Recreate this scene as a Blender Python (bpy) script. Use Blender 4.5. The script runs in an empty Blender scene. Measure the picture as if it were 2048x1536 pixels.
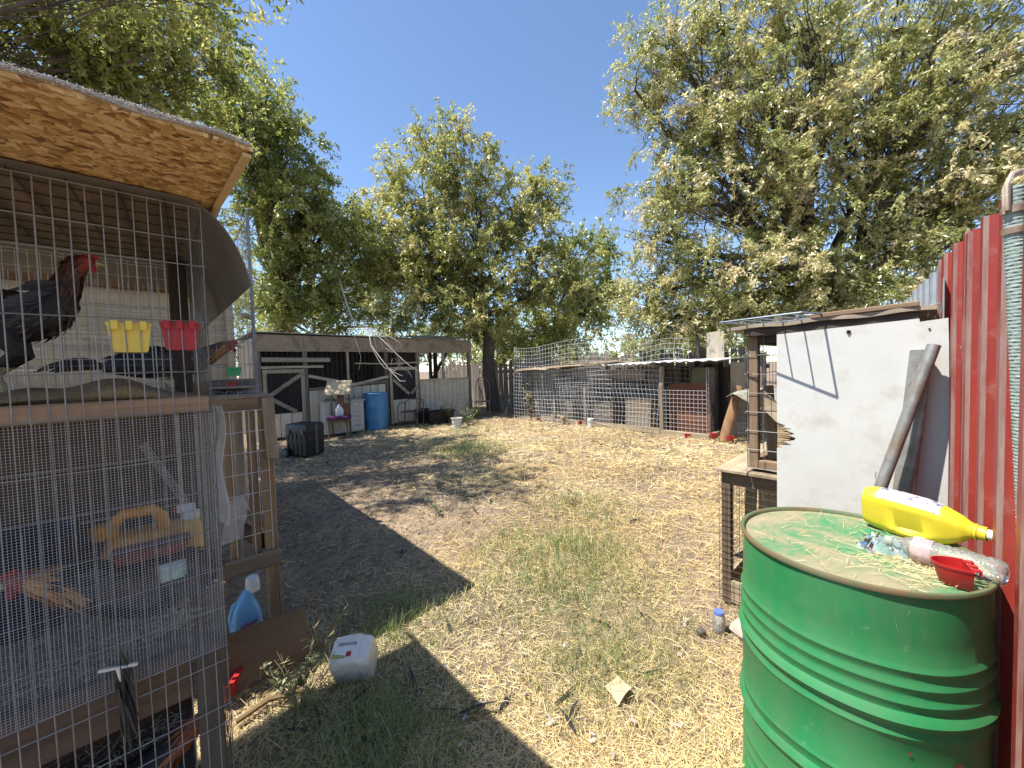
import bpy, math, random
import numpy as np
from mathutils import Vector, Matrix
random.seed(7)
rng = np.random.default_rng(11)
scene = bpy.context.scene
COL = scene.collection
R = math.radians

# ------------------------------------------------------------------ camera, sky, sun, exposure
# yard axes: +X runs along the metal fence away from us, +Y across the yard to the long coop
F_PX, PITCH, ROLL, EYE, YAW = 765.0, R(2.3), R(1.7), 1.45, R(47.5)
c_right = np.array([math.sin(YAW), -math.cos(YAW), 0.0])
c_fwd = np.array([math.cos(YAW), math.sin(YAW), 0.0])
c_up = np.array([0, 0, 1.0])
c_f2 = c_fwd*math.cos(PITCH) - c_up*math.sin(PITCH)
c_u2 = c_up*math.cos(PITCH) + c_fwd*math.sin(PITCH)
EYEP = np.array([0, 0, EYE])
ex = c_right*math.cos(ROLL) - c_u2*math.sin(ROLL)
eu = c_right*math.sin(ROLL) + c_u2*math.cos(ROLL)
cam_data = bpy.data.cameras.new('camera')
cam = bpy.data.objects.new('camera', cam_data)
COL.objects.link(cam)
mw = Matrix(((ex[0], eu[0], -c_f2[0], 0), (ex[1], eu[1], -c_f2[1], 0), (ex[2], eu[2], -c_f2[2], EYE), (0, 0, 0, 1)))
cam.matrix_world = mw
cam_data.sensor_width = 36.0
cam_data.lens = 36.0*F_PX/2048.0
cam_data.clip_start = 0.02
cam_data.clip_end = 3000
scene.camera = cam

SUN_H = np.array([0.87, -0.49]); SUN_H = SUN_H/np.linalg.norm(SUN_H)   # horizontal way the light travels
SUN_EL = R(62.5)
world = bpy.data.worlds.new('World'); scene.world = world
world.use_nodes = True
wn = world.node_tree; wn.nodes.clear()
w_out = wn.nodes.new('ShaderNodeOutputWorld'); w_bg = wn.nodes.new('ShaderNodeBackground')
w_sky = wn.nodes.new('ShaderNodeTexSky'); w_sky.sky_type = 'NISHITA'; w_sky.sun_disc = False
w_sky.sun_elevation = SUN_EL
w_sky.sun_rotation = math.atan2(-SUN_H[0], -SUN_H[1])
w_sky.altitude = 900; w_sky.air_density = 1.0; w_sky.dust_density = 0.05; w_sky.ozone_density = 2.8
w_bg.inputs['Strength'].default_value = 0.14
wn.links.new(w_sky.outputs[0], w_bg.inputs['Color']); wn.links.new(w_bg.outputs[0], w_out.inputs['Surface'])
sun_d = bpy.data.lights.new('sun', 'SUN'); sun_d.energy = 5.0; sun_d.angle = R(0.5); sun_d.color = (1.0, 0.95, 0.87)
sun = bpy.data.objects.new('sun', sun_d); COL.objects.link(sun)
ldir = Vector((SUN_H[0]*math.cos(SUN_EL), SUN_H[1]*math.cos(SUN_EL), -math.sin(SUN_EL)))
sun.rotation_euler = ldir.to_track_quat('-Z', 'Y').to_euler()
sun.location = (-6, 6, 12)
vs = scene.view_settings
scene.display_settings.display_device = 'sRGB'
vs.view_transform = 'Standard'; vs.look = 'None'; vs.exposure = 0.84; vs.gamma = 1.0; vs.use_curve_mapping = False
scene.cycles.max_bounces = 6; scene.cycles.diffuse_bounces = 3; scene.cycles.glossy_bounces = 3; scene.cycles.transmission_bounces = 5; scene.cycles.transparent_max_bounces = 10

# ------------------------------------------------------------------ measuring helpers (photo point -> place at a known depth or plane)
def ray(px, py):
    xx, yy = px-1024.0, py-768.0
    x = xx*math.cos(ROLL) - yy*math.sin(ROLL); y = xx*math.sin(ROLL) + yy*math.cos(ROLL)
    return c_f2*F_PX + c_right*x - c_u2*y
def G(px, py, z=0.0):
    v = ray(px, py); return EYEP + v*((z-EYE)/v[2])
def PY(px, py, y):
    v = ray(px, py); return EYEP + v*(y/v[1])
def PX(px, py, x):
    v = ray(px, py); return EYEP + v*(x/v[0])
def at(px, py, dep):
    v = ray(px, py); return EYEP + v*(dep/(v@c_fwd))

# ------------------------------------------------------------------ mesh helpers
ORG = {}
def V(*a): return np.array(a, float)
def unit(v):
    v = np.asarray(v, float); return v/(np.linalg.norm(v)+1e-12)
def frame(d, up=(0, 0, 1)):
    d = unit(d); s = np.cross(d, up)
    if np.linalg.norm(s) < 1e-4: s = np.cross(d, (1, 0, 0))
    s = unit(s); return d, s, np.cross(s, d)
def rrect(w, d, r, n=4):
    r = min(r, w/2-1e-4, d/2-1e-4); o = []
    for k, (sx, sy) in enumerate(((1, 1), (-1, 1), (-1, -1), (1, -1))):
        for i in range(n+1):
            a = math.pi/2*(k + i/n)
            o.append((sx*(w/2-r)+r*math.cos(a), sy*(d/2-r)+r*math.sin(a)))
    return o
class MB:
    def __init__(s): s.v = []; s.f = []; s.m = []; s.mi = 0
    def add(s, vs_, fs):
        b = len(s.v); s.v.extend([tuple(float(c) for c in p) for p in vs_])
        s.f.extend([tuple(b+i for i in q) for q in fs]); s.m.extend([s.mi]*len(fs)); return s
    def boxm(s, c, ax, ay, az, ch=0.0):
        c = np.asarray(c, float); A = [np.asarray(k, float) for k in (ax, ay, az)]
        if ch <= 0:
            vs_ = [c+x*A[0]+y*A[1]+z*A[2] for z in (-1, 1) for y in (-1, 1) for x in (-1, 1)]
            return s.add(vs_, [(0, 2, 3, 1), (4, 5, 7, 6), (0, 1, 5, 4), (2, 6, 7, 3), (0, 4, 6, 2), (1, 3, 7, 5)])
        L = [np.linalg.norm(k) for k in A]; ch = min(ch, 0.45*min(L)); q = [1-ch/l for l in L]
        vs_ = []; idx = {}
        for z in (-1, 1):
            for y in (-1, 1):
                for x in (-1, 1):
                    for k in range(3):
                        m = [x*q[0], y*q[1], z*q[2]]; m[k] = (x, y, z)[k]
                        idx[(x, y, z, k)] = len(vs_); vs_.append(c+m[0]*A[0]+m[1]*A[1]+m[2]*A[2])
        fs = []
        for k in range(3):
            i, j = (k+1) % 3, (k+2) % 3
            for sg in (-1, 1):
                ring = []
                for a, b in ((-1, -1), (1, -1), (1, 1), (-1, 1)):
                    t = [0, 0, 0]; t[k] = sg; t[i] = a; t[j] = b; ring.append(idx[(t[0], t[1], t[2], k)])
                fs.append(tuple(ring if sg > 0 else ring[::-1]))
        for k in range(3):
            i, j = (k+1) % 3, (k+2) % 3
            for a in (-1, 1):
                for b in (-1, 1):
                    def g(sg, kk):
                        t = [0, 0, 0]; t[k] = sg; t[i] = a; t[j] = b; return idx[(t[0], t[1], t[2], kk)]
                    q4 = (g(-1, i), g(1, i), g(1, j), g(-1, j))
                    fs.append(q4 if a*b < 0 else q4[::-1])
        for x in (-1, 1):
            for y in (-1, 1):
                for z in (-1, 1):
                    t3 = tuple(idx[(x, y, z, k)] for k in range(3))
                    fs.append(t3 if x*y*z > 0 else t3[::-1])
        return s.add(vs_, fs)
    def box(s, x0, x1, y0, y1, z0, z1, ch=0.0):
        return s.boxm(((x0+x1)/2, (y0+y1)/2, (z0+z1)/2), ((x1-x0)/2, 0, 0), (0, (y1-y0)/2, 0), (0, 0, (z1-z0)/2), ch)
    def bar(s, a, b, w, h, up=(0, 0, 1), ch=0.003):
        a, b = np.asarray(a, float), np.asarray(b, float); d, sd, u = frame(b-a, up)
        return s.boxm((a+b)/2, (b-a)/2, sd*w/2, u*h/2, ch)
    def tube(s, pts, r, n=6, caps=True):
        pts = [np.asarray(p, float) for p in pts]; k = len(pts)
        rr = r if hasattr(r, '__len__') else [r]*k
        vs_ = []; prev = None
        for i, p in enumerate(pts):
            t = unit(pts[min(i+1, k-1)]-pts[max(i-1, 0)])
            if prev is None: _, sd, u = frame(t)
            else:
                sd = prev - t*(prev@t); sd = unit(sd); u = np.cross(sd, t)
            prev = sd
            for j in range(n):
                a = 2*math.pi*j/n; vs_.append(p+rr[i]*(math.cos(a)*sd+math.sin(a)*u))
        fs = [(i*n+j, i*n+(j+1) % n, (i+1)*n+(j+1) % n, (i+1)*n+j) for i in range(k-1) for j in range(n)]
        if caps and n > 2: fs += [tuple(range(n))[::-1], tuple((k-1)*n+j for j in range(n))]
        return s.add(vs_, fs)
    def wire(s, a, b, r=0.0012, n=3): return s.tube([a, b], r, n, False)
    def loft(s, secs, caps=True):
        n = len(secs[0]); vs_ = [p for q in secs for p in q]
        fs = [(i*n+j, i*n+(j+1) % n, (i+1)*n+(j+1) % n, (i+1)*n+j) for i in range(len(secs)-1) for j in range(n)]
        if caps: fs += [tuple(range(n))[::-1], tuple((len(secs)-1)*n+j for j in range(n))]
        return s.add(vs_, fs)
    def lathe(s, prof, n=32, c=(0, 0, 0), caps=True):
        return s.loft([[(c[0]+r*math.cos(2*math.pi*j/n), c[1]+r*math.sin(2*math.pi*j/n), c[2]+z) for j in range(n)] for r, z in prof], caps)
    def sheet(s, fn, nu, nv, thick=0.0):
        P = np.array([[fn(i/nu, j/nv) for j in range(nv+1)] for i in range(nu+1)], float)
        q = lambda i, j: i*(nv+1)+j
        fs = [(q(i, j), q(i+1, j), q(i+1, j+1), q(i, j+1)) for i in range(nu) for j in range(nv)]
        if thick <= 0: return s.add(P.reshape(-1, 3), fs)
        du = np.gradient(P, axis=0); dv = np.gradient(P, axis=1); nn = np.cross(du, dv)
        nn /= np.linalg.norm(nn, axis=2, keepdims=True)+1e-12
        Q = P - nn*thick; N = (nu+1)*(nv+1)
        fs2 = [tuple(N+k for k in f[::-1]) for f in fs]
        ed = [q(i, 0) for i in range(nu+1)]+[q(nu, j) for j in range(1, nv+1)]+[q(i, nv) for i in range(nu-1, -1, -1)]+[q(0, j) for j in range(nv-1, 0, -1)]
        sd = [(ed[(k+1) % len(ed)], ed[k], N+ed[k], N+ed[(k+1) % len(ed)]) for k in range(len(ed))]
        return s.add(np.concatenate([P.reshape(-1, 3), Q.reshape(-1, 3)]), fs+fs2+sd)
    def prism(s, poly, o, u, v, w):
        """polygon (a,b) in plane o + a*u + b*v, extruded by vector w"""
        o, u, v, w = [np.asarray(k, float) for k in (o, u, v, w)]; n = len(poly)
        a = [o+p[0]*u+p[1]*v for p in poly]; b = [p+w for p in a]
        fs = [tuple(range(n))[::-1], tuple(range(n, 2*n))]+[(i, (i+1) % n, n+(i+1) % n, n+i) for i in range(n)]
        return s.add(a+b, fs)
    def grid(s, o, u, v, nu, nv, r=0.0012, n=3, jit=0.0):
        o, u, v = [np.asarray(k, float) for k in (o, u, v)]
        nr = unit(np.cross(u, v))*r
        for i in range(nu+1):
            j0 = rng.normal(size=3)*jit; s.wire(o+u*i/nu+j0, o+u*i/nu+v+j0, r, n)
        for j in range(nv+1):
            j0 = rng.normal(size=3)*jit; s.wire(o+v*j/nv+nr+j0, o+v*j/nv+u+nr+j0, r, n)
        return s
    def xf(s, M, start=0):
        M = Matrix(M)
        s.v[start:] = [tuple(M @ Vector(p)) for p in s.v[start:]]; return s
    def build(s, name, mat, parent=None, smooth=None, **kw):
        org = ORG[parent.name] if parent is not None else np.zeros(3)
        if parent is None and kw.get('base') is not None: org = np.asarray(kw['base'], float)
        me = bpy.data.meshes.new(name)
        vv = np.array(s.v, float)-org
        me.from_pydata(vv.tolist(), [], s.f)
        mats = mat if isinstance(mat, (list, tuple)) else [mat]
        for m in mats: me.materials.append(m)
        if len(mats) > 1: me.polygons.foreach_set('material_index', s.m)
        if smooth:
            me.polygons.foreach_set('use_smooth', [True]*len(me.polygons)); me.set_sharp_from_angle(angle=R(smooth))
        me.update()
        o = bpy.data.objects.new(name, me); COL.objects.link(o)
        if parent is not None: o.parent = parent
        else: o.location = org
        ORG[o.name] = org
        if 'label' in kw: tag(o, kw['label'], kw['cat'], kw.get('group'))
        if 'kind' in kw: o['kind'] = kw['kind']
        return o
def tag(o, label, cat, group=None):
    o['label'] = label; o['category'] = cat
    if group: o['group'] = group
    return o
def thing(name, label, cat, loc=(0, 0, 0), group=None):
    o = bpy.data.objects.new(name, None); COL.objects.link(o); o.location = loc; o.empty_display_size = 0.05
    ORG[o.name] = np.asarray(loc, float)
    return tag(o, label, cat, group)
def copy_tree(o, parent=None):
    c = o.copy(); COL.objects.link(c); ORG[c.name] = ORG[o.name]
    if parent is not None: c.parent = parent
    for ch in [k for k in o.children]: copy_tree(ch, c)
    return c
def npmesh(name, verts, polys, mat, parent=None, tint=None, kind=None, smooth=False):
    me = bpy.data.meshes.new(name); k = polys.shape[1]
    me.vertices.add(len(verts)); me.vertices.foreach_set('co', np.ascontiguousarray(verts, np.float32).ravel())
    me.loops.add(polys.size); me.loops.foreach_set('vertex_index', np.ascontiguousarray(polys, np.int32).ravel())
    me.polygons.add(len(polys)); me.polygons.foreach_set('loop_start', np.arange(0, polys.size, k, dtype=np.int32))
    if smooth: me.polygons.foreach_set('use_smooth', [True]*len(polys))
    me.materials.append(mat)
    if tint is not None:
        at_ = me.attributes.new('tint', 'FLOAT', 'FACE'); at_.data.foreach_set('value', np.ascontiguousarray(tint, np.float32))
    me.update(calc_edges=True)
    o = bpy.data.objects.new(name, me); COL.objects.link(o)
    if parent is not None: o.parent = parent
    if kind: o['kind'] = kind
    ORG[o.name] = np.zeros(3)
    return o

# ------------------------------------------------------------------ materials
MATS = {}
def newmat(name):
    m = bpy.data.materials.new(name); m.use_nodes = True
    nt = m.node_tree; b = nt.nodes['Principled BSDF']; return m, nt, b
def ramp(nt, stops, interp='LINEAR'):
    r = nt.nodes.new('ShaderNodeValToRGB'); r.color_ramp.interpolation = interp
    e = r.color_ramp.elements
    while len(e) < len(stops): e.new(0.5)
    for k, (p, c) in enumerate(stops): e[k].position = p; e[k].color = (c[0], c[1], c[2], 1)
    return r
def tex_coords(nt, scale=(1, 1, 1), kind='Object'):
    tc = nt.nodes.new('ShaderNodeTexCoord'); mp = nt.nodes.new('ShaderNodeMapping'); mp.inputs['Scale'].default_value = scale
    nt.links.new(tc.outputs[kind], mp.inputs[0]); return mp.outputs[0]
def noise_n(nt, vec, scale, detail=6, rough=0.6, dist=0.0):
    n = nt.nodes.new('ShaderNodeTexNoise'); n.inputs['Scale'].default_value = scale; n.inputs['Detail'].default_value = detail
    n.inputs['Roughness'].default_value = rough; n.inputs['Distortion'].default_value = dist
    nt.links.new(vec, n.inputs['Vector']); return n
def bump_n(nt, b, h, strength, dist=0.01):
    n = nt.nodes.new('ShaderNodeBump'); n.inputs['Strength'].default_value = strength; n.inputs['Distance'].default_value = dist
    nt.links.new(h, n.inputs['Height']); nt.links.new(n.outputs[0], b.inputs['Normal'])
def vary(nt, col, amt):
    """each object a slightly different tone of its own"""
    oi = nt.nodes.new('ShaderNodeObjectInfo'); mr = nt.nodes.new('ShaderNodeMapRange')
    mr.inputs['To Min'].default_value = 1-amt; mr.inputs['To Max'].default_value = 1+amt
    hs = nt.nodes.new('ShaderNodeHueSaturation')
    nt.links.new(oi.outputs['Random'], mr.inputs['Value']); nt.links.new(mr.outputs[0], hs.inputs['Value']); nt.links.new(col, hs.inputs['Color'])
    return hs.outputs[0]
def surf(name, c, c2=None, scale=8, rough=0.7, bump=0.15, metal=0.0, stretch=(1, 1, 1), var=0.0, dirt=None, dirt_amt=0.5, dirt_scale=3, spec=0.4, bdist=0.004):
    if name in MATS: return MATS[name]
    m, nt, b = newmat(name)
    vec = tex_coords(nt, stretch)
    n = noise_n(nt, vec, scale, 8, 0.65)
    c2 = c2 or tuple(k*0.7 for k in c)
    r = ramp(nt, [(0.32, c2), (0.68, c)]); nt.links.new(n.outputs[0], r.inputs[0]); col = r.outputs[0]
    if dirt:
        n2 = noise_n(nt, tex_coords(nt), dirt_scale, 9, 0.7); r2 = ramp(nt, [(0.62-0.3*dirt_amt, (0, 0, 0)), (0.75, (1, 1, 1))])
        nt.links.new(n2.outputs[0], r2.inputs[0]); mx = nt.nodes.new('ShaderNodeMixRGB'); mx.inputs[2].default_value = (*dirt, 1)
        nt.links.new(r2.outputs[0], mx.inputs[0]); nt.links.new(col, mx.inputs[1]); col = mx.outputs[0]
    if var: col = vary(nt, col, var)
    nt.links.new(col, b.inputs['Base Color'])
    b.inputs['Roughness'].default_value = rough; b.inputs['Metallic'].default_value = metal
    b.inputs['Specular IOR Level'].default_value = spec
    if bump: bump_n(nt, b, n.outputs[0], bump, bdist)
    MATS[name] = m; return m
def wood(name, c, axis='x', c2=None, rough=0.85, var=0.22, bump=0.5, scale=26):
    st = {'x': (0.06, 1, 1), 'y': (1, 0.06, 1), 'z': (1, 1, 0.06)}[axis]
    key = 'wood_%s_%s' % (name, axis)
    return surf(key, c, c2 or tuple(k*0.48 for k in c), scale, rough, bump, 0, st, var, dirt=tuple(k*0.5 for k in c), dirt_amt=0.25, dirt_scale=5, spec=0.2)
def plastic(name, c, rough=0.35, var=0.0, dirt=None):
    return surf(name, c, tuple(k*0.88 for k in c), 30, rough, 0.04, 0, var=var, dirt=dirt or tuple(k*0.5+0.06 for k in c), dirt_amt=0.12, dirt_scale=14, spec=0.5)
def leafmat(name, stops, trans=0.35, rough=0.55):
    m = bpy.data.materials.new(name); m.use_nodes = True; nt = m.node_tree; nt.nodes.clear()
    out = nt.nodes.new('ShaderNodeOutputMaterial'); at_ = nt.nodes.new('ShaderNodeAttribute'); at_.attribute_name = 'tint'
    r = ramp(nt, stops); nt.links.new(at_.outputs['Fac'], r.inputs[0])
    b = nt.nodes.new('ShaderNodeBsdfDiffuse')
    t = nt.nodes.new('ShaderNodeBsdfTranslucent'); mx = nt.nodes.new('ShaderNodeMixShader'); mx.inputs[0].default_value = trans
    nt.links.new(r.outputs[0], b.inputs['Color'])
    hs = nt.nodes.new('ShaderNodeHueSaturation'); hs.inputs['Value'].default_value = 1.45; hs.inputs['Saturation'].default_value = 1.1
    nt.links.new(r.outputs[0], hs.inputs['Color']); nt.links.new(hs.outputs[0], t.inputs['Color'])
    gl_ = nt.nodes.new('ShaderNodeBsdfGlossy'); gl_.inputs['Roughness'].default_value = rough; gl_.inputs['Color'].default_value = (.9, .92, .9, 1)
    mg = nt.nodes.new('ShaderNodeMixShader'); mg.inputs[0].default_value = .055
    nt.links.new(b.outputs[0], mx.inputs[1]); nt.links.new(t.outputs[0], mx.inputs[2]); nt.links.new(mx.outputs[0], mg.inputs[1]); nt.links.new(gl_.outputs[0], mg.inputs[2]); nt.links.new(mg.outputs[0], out.inputs['Surface'])
    MATS[name] = m; return m
def clear_plastic(name, c, rough=0.08, alpha=0.35, tr=0.9):
    """thin clear wall: mostly see-through, glossier towards its edges"""
    m = bpy.data.materials.new(name); m.use_nodes = True; nt = m.node_tree; nt.nodes.clear()
    out = nt.nodes.new('ShaderNodeOutputMaterial'); tp_ = nt.nodes.new('ShaderNodeBsdfTransparent'); tp_.inputs['Color'].default_value = (*[1-(1-k)*.45 for k in c], 1)
    gl_ = nt.nodes.new('ShaderNodeBsdfGlossy'); gl_.inputs['Roughness'].default_value = rough; gl_.inputs['Color'].default_value = (.95, .95, .95, 1)
    df = nt.nodes.new('ShaderNodeBsdfDiffuse'); df.inputs['Color'].default_value = (*c, 1)
    fr = nt.nodes.new('ShaderNodeFresnel'); fr.inputs['IOR'].default_value = 1.45
    m1 = nt.nodes.new('ShaderNodeMixShader'); m1.inputs[0].default_value = alpha; nt.links.new(tp_.outputs[0], m1.inputs[1]); nt.links.new(df.outputs[0], m1.inputs[2])
    m2 = nt.nodes.new('ShaderNodeMixShader'); nt.links.new(fr.outputs[0], m2.inputs[0]); nt.links.new(m1.outputs[0], m2.inputs[1]); nt.links.new(gl_.outputs[0], m2.inputs[2]); nt.links.new(m2.outputs[0], out.inputs['Surface'])
    return m
WIRE = surf('galvanised_wire', (0.26, 0.26, 0.25), (0.15, 0.14, 0.13), 40, 0.5, 0.0, 0.3)
WIRE_B = surf('bright_wire', (0.66, 0.67, 0.66), (0.5, 0.5, 0.5), 40, 0.45, 0.0, 0.1)
WIRE_D = surf('dark_wire', (0.05, 0.05, 0.05), (0.1, 0.07, 0.05), 40, 0.5, 0.0, 0.5)
WOOD_T = (0.40, 0.27, 0.16)     # fresh brown lumber
WOOD_G = (0.23, 0.19, 0.15)     # weathered lumber
WOOD_P = (0.50, 0.40, 0.27)     # pale boards
# ------------------------------------------------------------------ ground: one sheet to the horizon
def vnoise(x, y, s, seed):
    r = np.random.default_rng(seed); T = r.random((64, 64))
    u, v = x*s, y*s; i, j = np.floor(u).astype(int), np.floor(v).astype(int); a, b = u-i, v-j
    a, b = a*a*(3-2*a), b*b*(3-2*b)
    g = lambda p, q: T[p % 64, q % 64]
    return (g(i, j)*(1-a)+g(i+1, j)*a)*(1-b)+(g(i, j+1)*(1-a)+g(i+1, j+1)*a)*b
def gheight(x, y):
    x = np.asarray(x, float); y = np.asarray(y, float)
    fade = np.clip((30-np.hypot(x, y))/20, 0, 1)
    return fade*(0.035*(vnoise(x, y, 0.9, 1)-0.5)+0.022*(vnoise(x, y, 3.1, 2)-0.5)+0.012*(vnoise(x, y, 9, 3)-0.5))
def bare(x, y):
    """how bare the soil is (1 = no straw)"""
    n = vnoise(x, y, 0.8, 5)*0.6+vnoise(x, y, 2.3, 6)*0.4
    b = np.clip((y-2.2)/0.8, 0, 1)*np.clip((3.3-x+0.16*(y-3))/1.0, 0, 1)
    b = np.maximum(b, 0.6*np.clip((y-5.2)/1.5, 0, 1)*np.clip((4.2-x)/1.0, 0, 1))
    return np.clip(b*1.05+(n-0.5)*1.1, 0, 1)
def green(x, y):
    n = vnoise(x, y, 1.6, 8)*0.6+vnoise(x, y, 5, 9)*0.4
    def blob(cx, cy, rx, ry): return np.clip(1.25-np.hypot((x-cx)/rx, (y-cy)/ry), 0, 1)
    g = np.maximum.reduce([blob(2.05, 1.75, 0.75, 0.75), blob(4.1, 5.6, 0.75, 0.8), 0.8*blob(0.95, 2.1, 0.35, 0.45), 0.7*blob(0.55, 1.5, 0.4, 0.5), 0.6*blob(1.7, 1.1, 0.6, 0.4), 0.6*blob(5.6, 7.6, 0.8, 0.8), 0.5*blob(3.2, 2.4, 0.6, 0.6)])
    return np.clip(g*(0.35+1.1*n), 0, 1)
def axis_pts():
    a = list(np.arange(-1, 10.01, 0.07)); k, st = 10.0, 0.12
    while k < 900: k += st; st *= 1.22; a.append(k)
    k, st = -1.0, 0.12
    while k > -900: k -= st; st *= 1.22; a.insert(0, k)
    return np.array(a)
gx = axis_pts(); gy = axis_pts(); GX, GY = np.meshgrid(gx, gy, indexing='ij')
GZ = gheight(GX, GY)
nx, ny = len(gx), len(gy)
q = (np.arange(nx-1)[:, None]*ny+np.arange(ny-1)[None, :]).ravel()
polys = np.stack([q, q+ny, q+ny+1, q+1], 1)
m, nt, b = newmat('soil')
vec = tex_coords(nt); n1 = noise_n(nt, vec, 0.9, 10, 0.62); n2 = noise_n(nt, vec, 14, 8, 0.7); n3 = noise_n(nt, vec, 90, 4, 0.7)
r1 = ramp(nt, [(0.3, (0.16, 0.13, 0.10)), (0.5, (0.28, 0.215, 0.155)), (0.7, (0.42, 0.31, 0.20))]); nt.links.new(n1.outputs[0], r1.inputs[0])
r2 = ramp(nt, [(0.3, (0.55, 0.52, 0.5)), (0.6, (1.0, 1.0, 1.0)), (0.8, (1.35, 1.3, 1.2))]); nt.links.new(n2.outputs[0], r2.inputs[0])
mx = nt.nodes.new('ShaderNodeMixRGB'); mx.blend_type = 'MULTIPLY'; mx.inputs[0].default_value = 1
nt.links.new(r1.outputs[0], mx.inputs[1]); nt.links.new(r2.outputs[0], mx.inputs[2])
r3 = ramp(nt, [(0.62, (0, 0, 0)), (0.7, (1, 1, 1))]); nt.links.new(n3.outputs[0], r3.inputs[0])
mx2 = nt.nodes.new('ShaderNodeMixRGB'); mx2.inputs[2].default_value = (0.42, 0.34, 0.24, 1)
nt.links.new(r3.outputs[0], mx2.inputs[0]); nt.links.new(mx.outputs[0], mx2.inputs[1]); nt.links.new(mx2.outputs[0], b.inputs['Base Color'])
b.inputs['Roughness'].default_value = 0.95; b.inputs['Specular IOR Level'].default_value = 0.1
bump_n(nt, b, n3.outputs[0], 0.6, 0.012)
o = npmesh('ground', np.stack([GX, GY, GZ], 2).reshape(-1, 3), polys, m, smooth=True); o['kind'] = 'structure'

# ------------------------------------------------------------------ straw, grass, litter on the ground
def in_view(x, y, m=1.12):
    f = x*c_fwd[0]+y*c_fwd[1]; r = x*c_right[0]+y*c_right[1]
    return (f > 0.9) & (np.abs(r) < 1.34*m*f)
def strips(name, px, py, pz, ln, wd, az, lift, curl, mat, tint, kind='stuff'):
    """thin bent blades: three cross-pairs each"""
    n = len(px); d = np.stack([np.cos(az), np.sin(az), 0*az], 1); s = np.stack([-np.sin(az), np.cos(az), 0*az], 1)
    P = np.stack([px, py, pz], 1); up = np.array([0, 0, 1.0])
    mid = P+d*(ln*np.cos(lift)*0.5)[:, None]+up*(ln*np.sin(lift)*0.55)[:, None]+s*(curl*ln*0.5)[:, None]
    tip = P+d*(ln*np.cos(lift))[:, None]+up*(ln*np.sin(lift)*np.where(lift > 0.6, 0.95, 0.6))[:, None]+s*(curl*ln*rng.uniform(-.6, 1.4, n))[:, None]
    tw = rng.uniform(-1, 1, n); sw = s*(wd/2)[:, None]+up*(wd/2*tw)[:, None]
    vs_ = np.stack([P-sw, P+sw, mid-sw*.9, mid+sw*.9, tip-sw*.3, tip+sw*.3], 1).reshape(-1, 3)
    b0 = np.arange(n)[:, None]*6
    q4 = np.concatenate([b0+[0, 1, 3, 2], b0+[2, 3, 5, 4]], 0)
    return npmesh(name, vs_, q4, mat, tint=np.concatenate([tint, tint]), kind=kind)
def scatter(n, rmax, power=1.0):
    f = 1.05+(rmax-1.05)*rng.random(n)**power; r = (rng.random(n)*2-1)*1.42*f
    return f*c_fwd[0]+r*c_right[0], f*c_fwd[1]+r*c_right[1], f
STRAW = leafmat('dry_straw', [(0, (0.29, 0.18, 0.075)), (0.2, (0.55, 0.39, 0.16)), (0.6, (0.76, 0.60, 0.28)), (1, (0.85, 0.74, 0.46))], 0.15, 0.6)
GRASS = leafmat('green_grass', [(0, (0.09, 0.13, 0.035)), (0.5, (0.20, 0.27, 0.085)), (0.8, (0.40, 0.42, 0.16)), (1, (0.62, 0.54, 0.26))], 0.3, 0.5)
LITTER = leafmat('leaf_litter', [(0, (0.04, 0.028, 0.02)), (0.4, (0.14, 0.09, 0.055)), (0.75, (0.3, 0.22, 0.15)), (1, (0.6, 0.55, 0.48))], 0.1, 0.7)
def yard_ok(x, y): return (y > fence_y(x)+0.02) & (y < 9.7) & (x < 9.2)
def fence_y(x): return -0.17+(np.asarray(x)-1.75)*0.115
N = 250000
x, y, f = scatter(N, 11, 1.5)
keep = in_view(x, y) & yard_ok(x, y) & (rng.random(N) > bare(x, y)*0.93) & (rng.random(N) < 0.35+0.9*vnoise(x, y, 2.2, 21))
x, y, f = x[keep], y[keep], f[keep]; n = len(x)
sc = np.clip(f/2.6, 0.8, 2.6)
clump = vnoise(x, y, 3.5, 23)
lift = np.where(rng.random(n) < 0.13, rng.uniform(0.5, 1.2, n), np.abs(rng.normal(0, 0.22, n)))
strips('dry_straw', x, y, gheight(x, y)+0.002+0.02*rng.random(n)*clump, rng.uniform(0.025, 0.1, n)*np.clip(sc, 0.8, 1.4), rng.uniform(0.0012, 0.003, n)*sc,
       rng.uniform(0, 6.283, n), lift, rng.normal(0, 0.25, n), STRAW, np.clip(0.55*rng.random(n)+0.5*vnoise(x, y, 1.1, 24), 0, 1))
N = 210000
x, y, f = scatter(N, 10, 1.3)
keep = in_view(x, y) & yard_ok(x, y) & (rng.random(N) < green(x, y)*1.5+0.02)
x, y, f = x[keep], y[keep], f[keep]; n = len(x); sc = np.clip(f/2.6, 0.8, 2.3)
strips('green_grass', x, y, gheight(x, y)-0.003, rng.uniform(0.035, 0.15, n)*(0.5+0.8*green(x, y)), rng.uniform(0.0018, 0.0036, n)*sc, rng.uniform(0, 6.283, n),
       rng.uniform(0.7, 1.45, n), rng.normal(0, 0.2, n), GRASS, np.clip(rng.beta(1.6, 2.1, n)+0.2*(0.6-green(x, y)), 0, 1))
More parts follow.
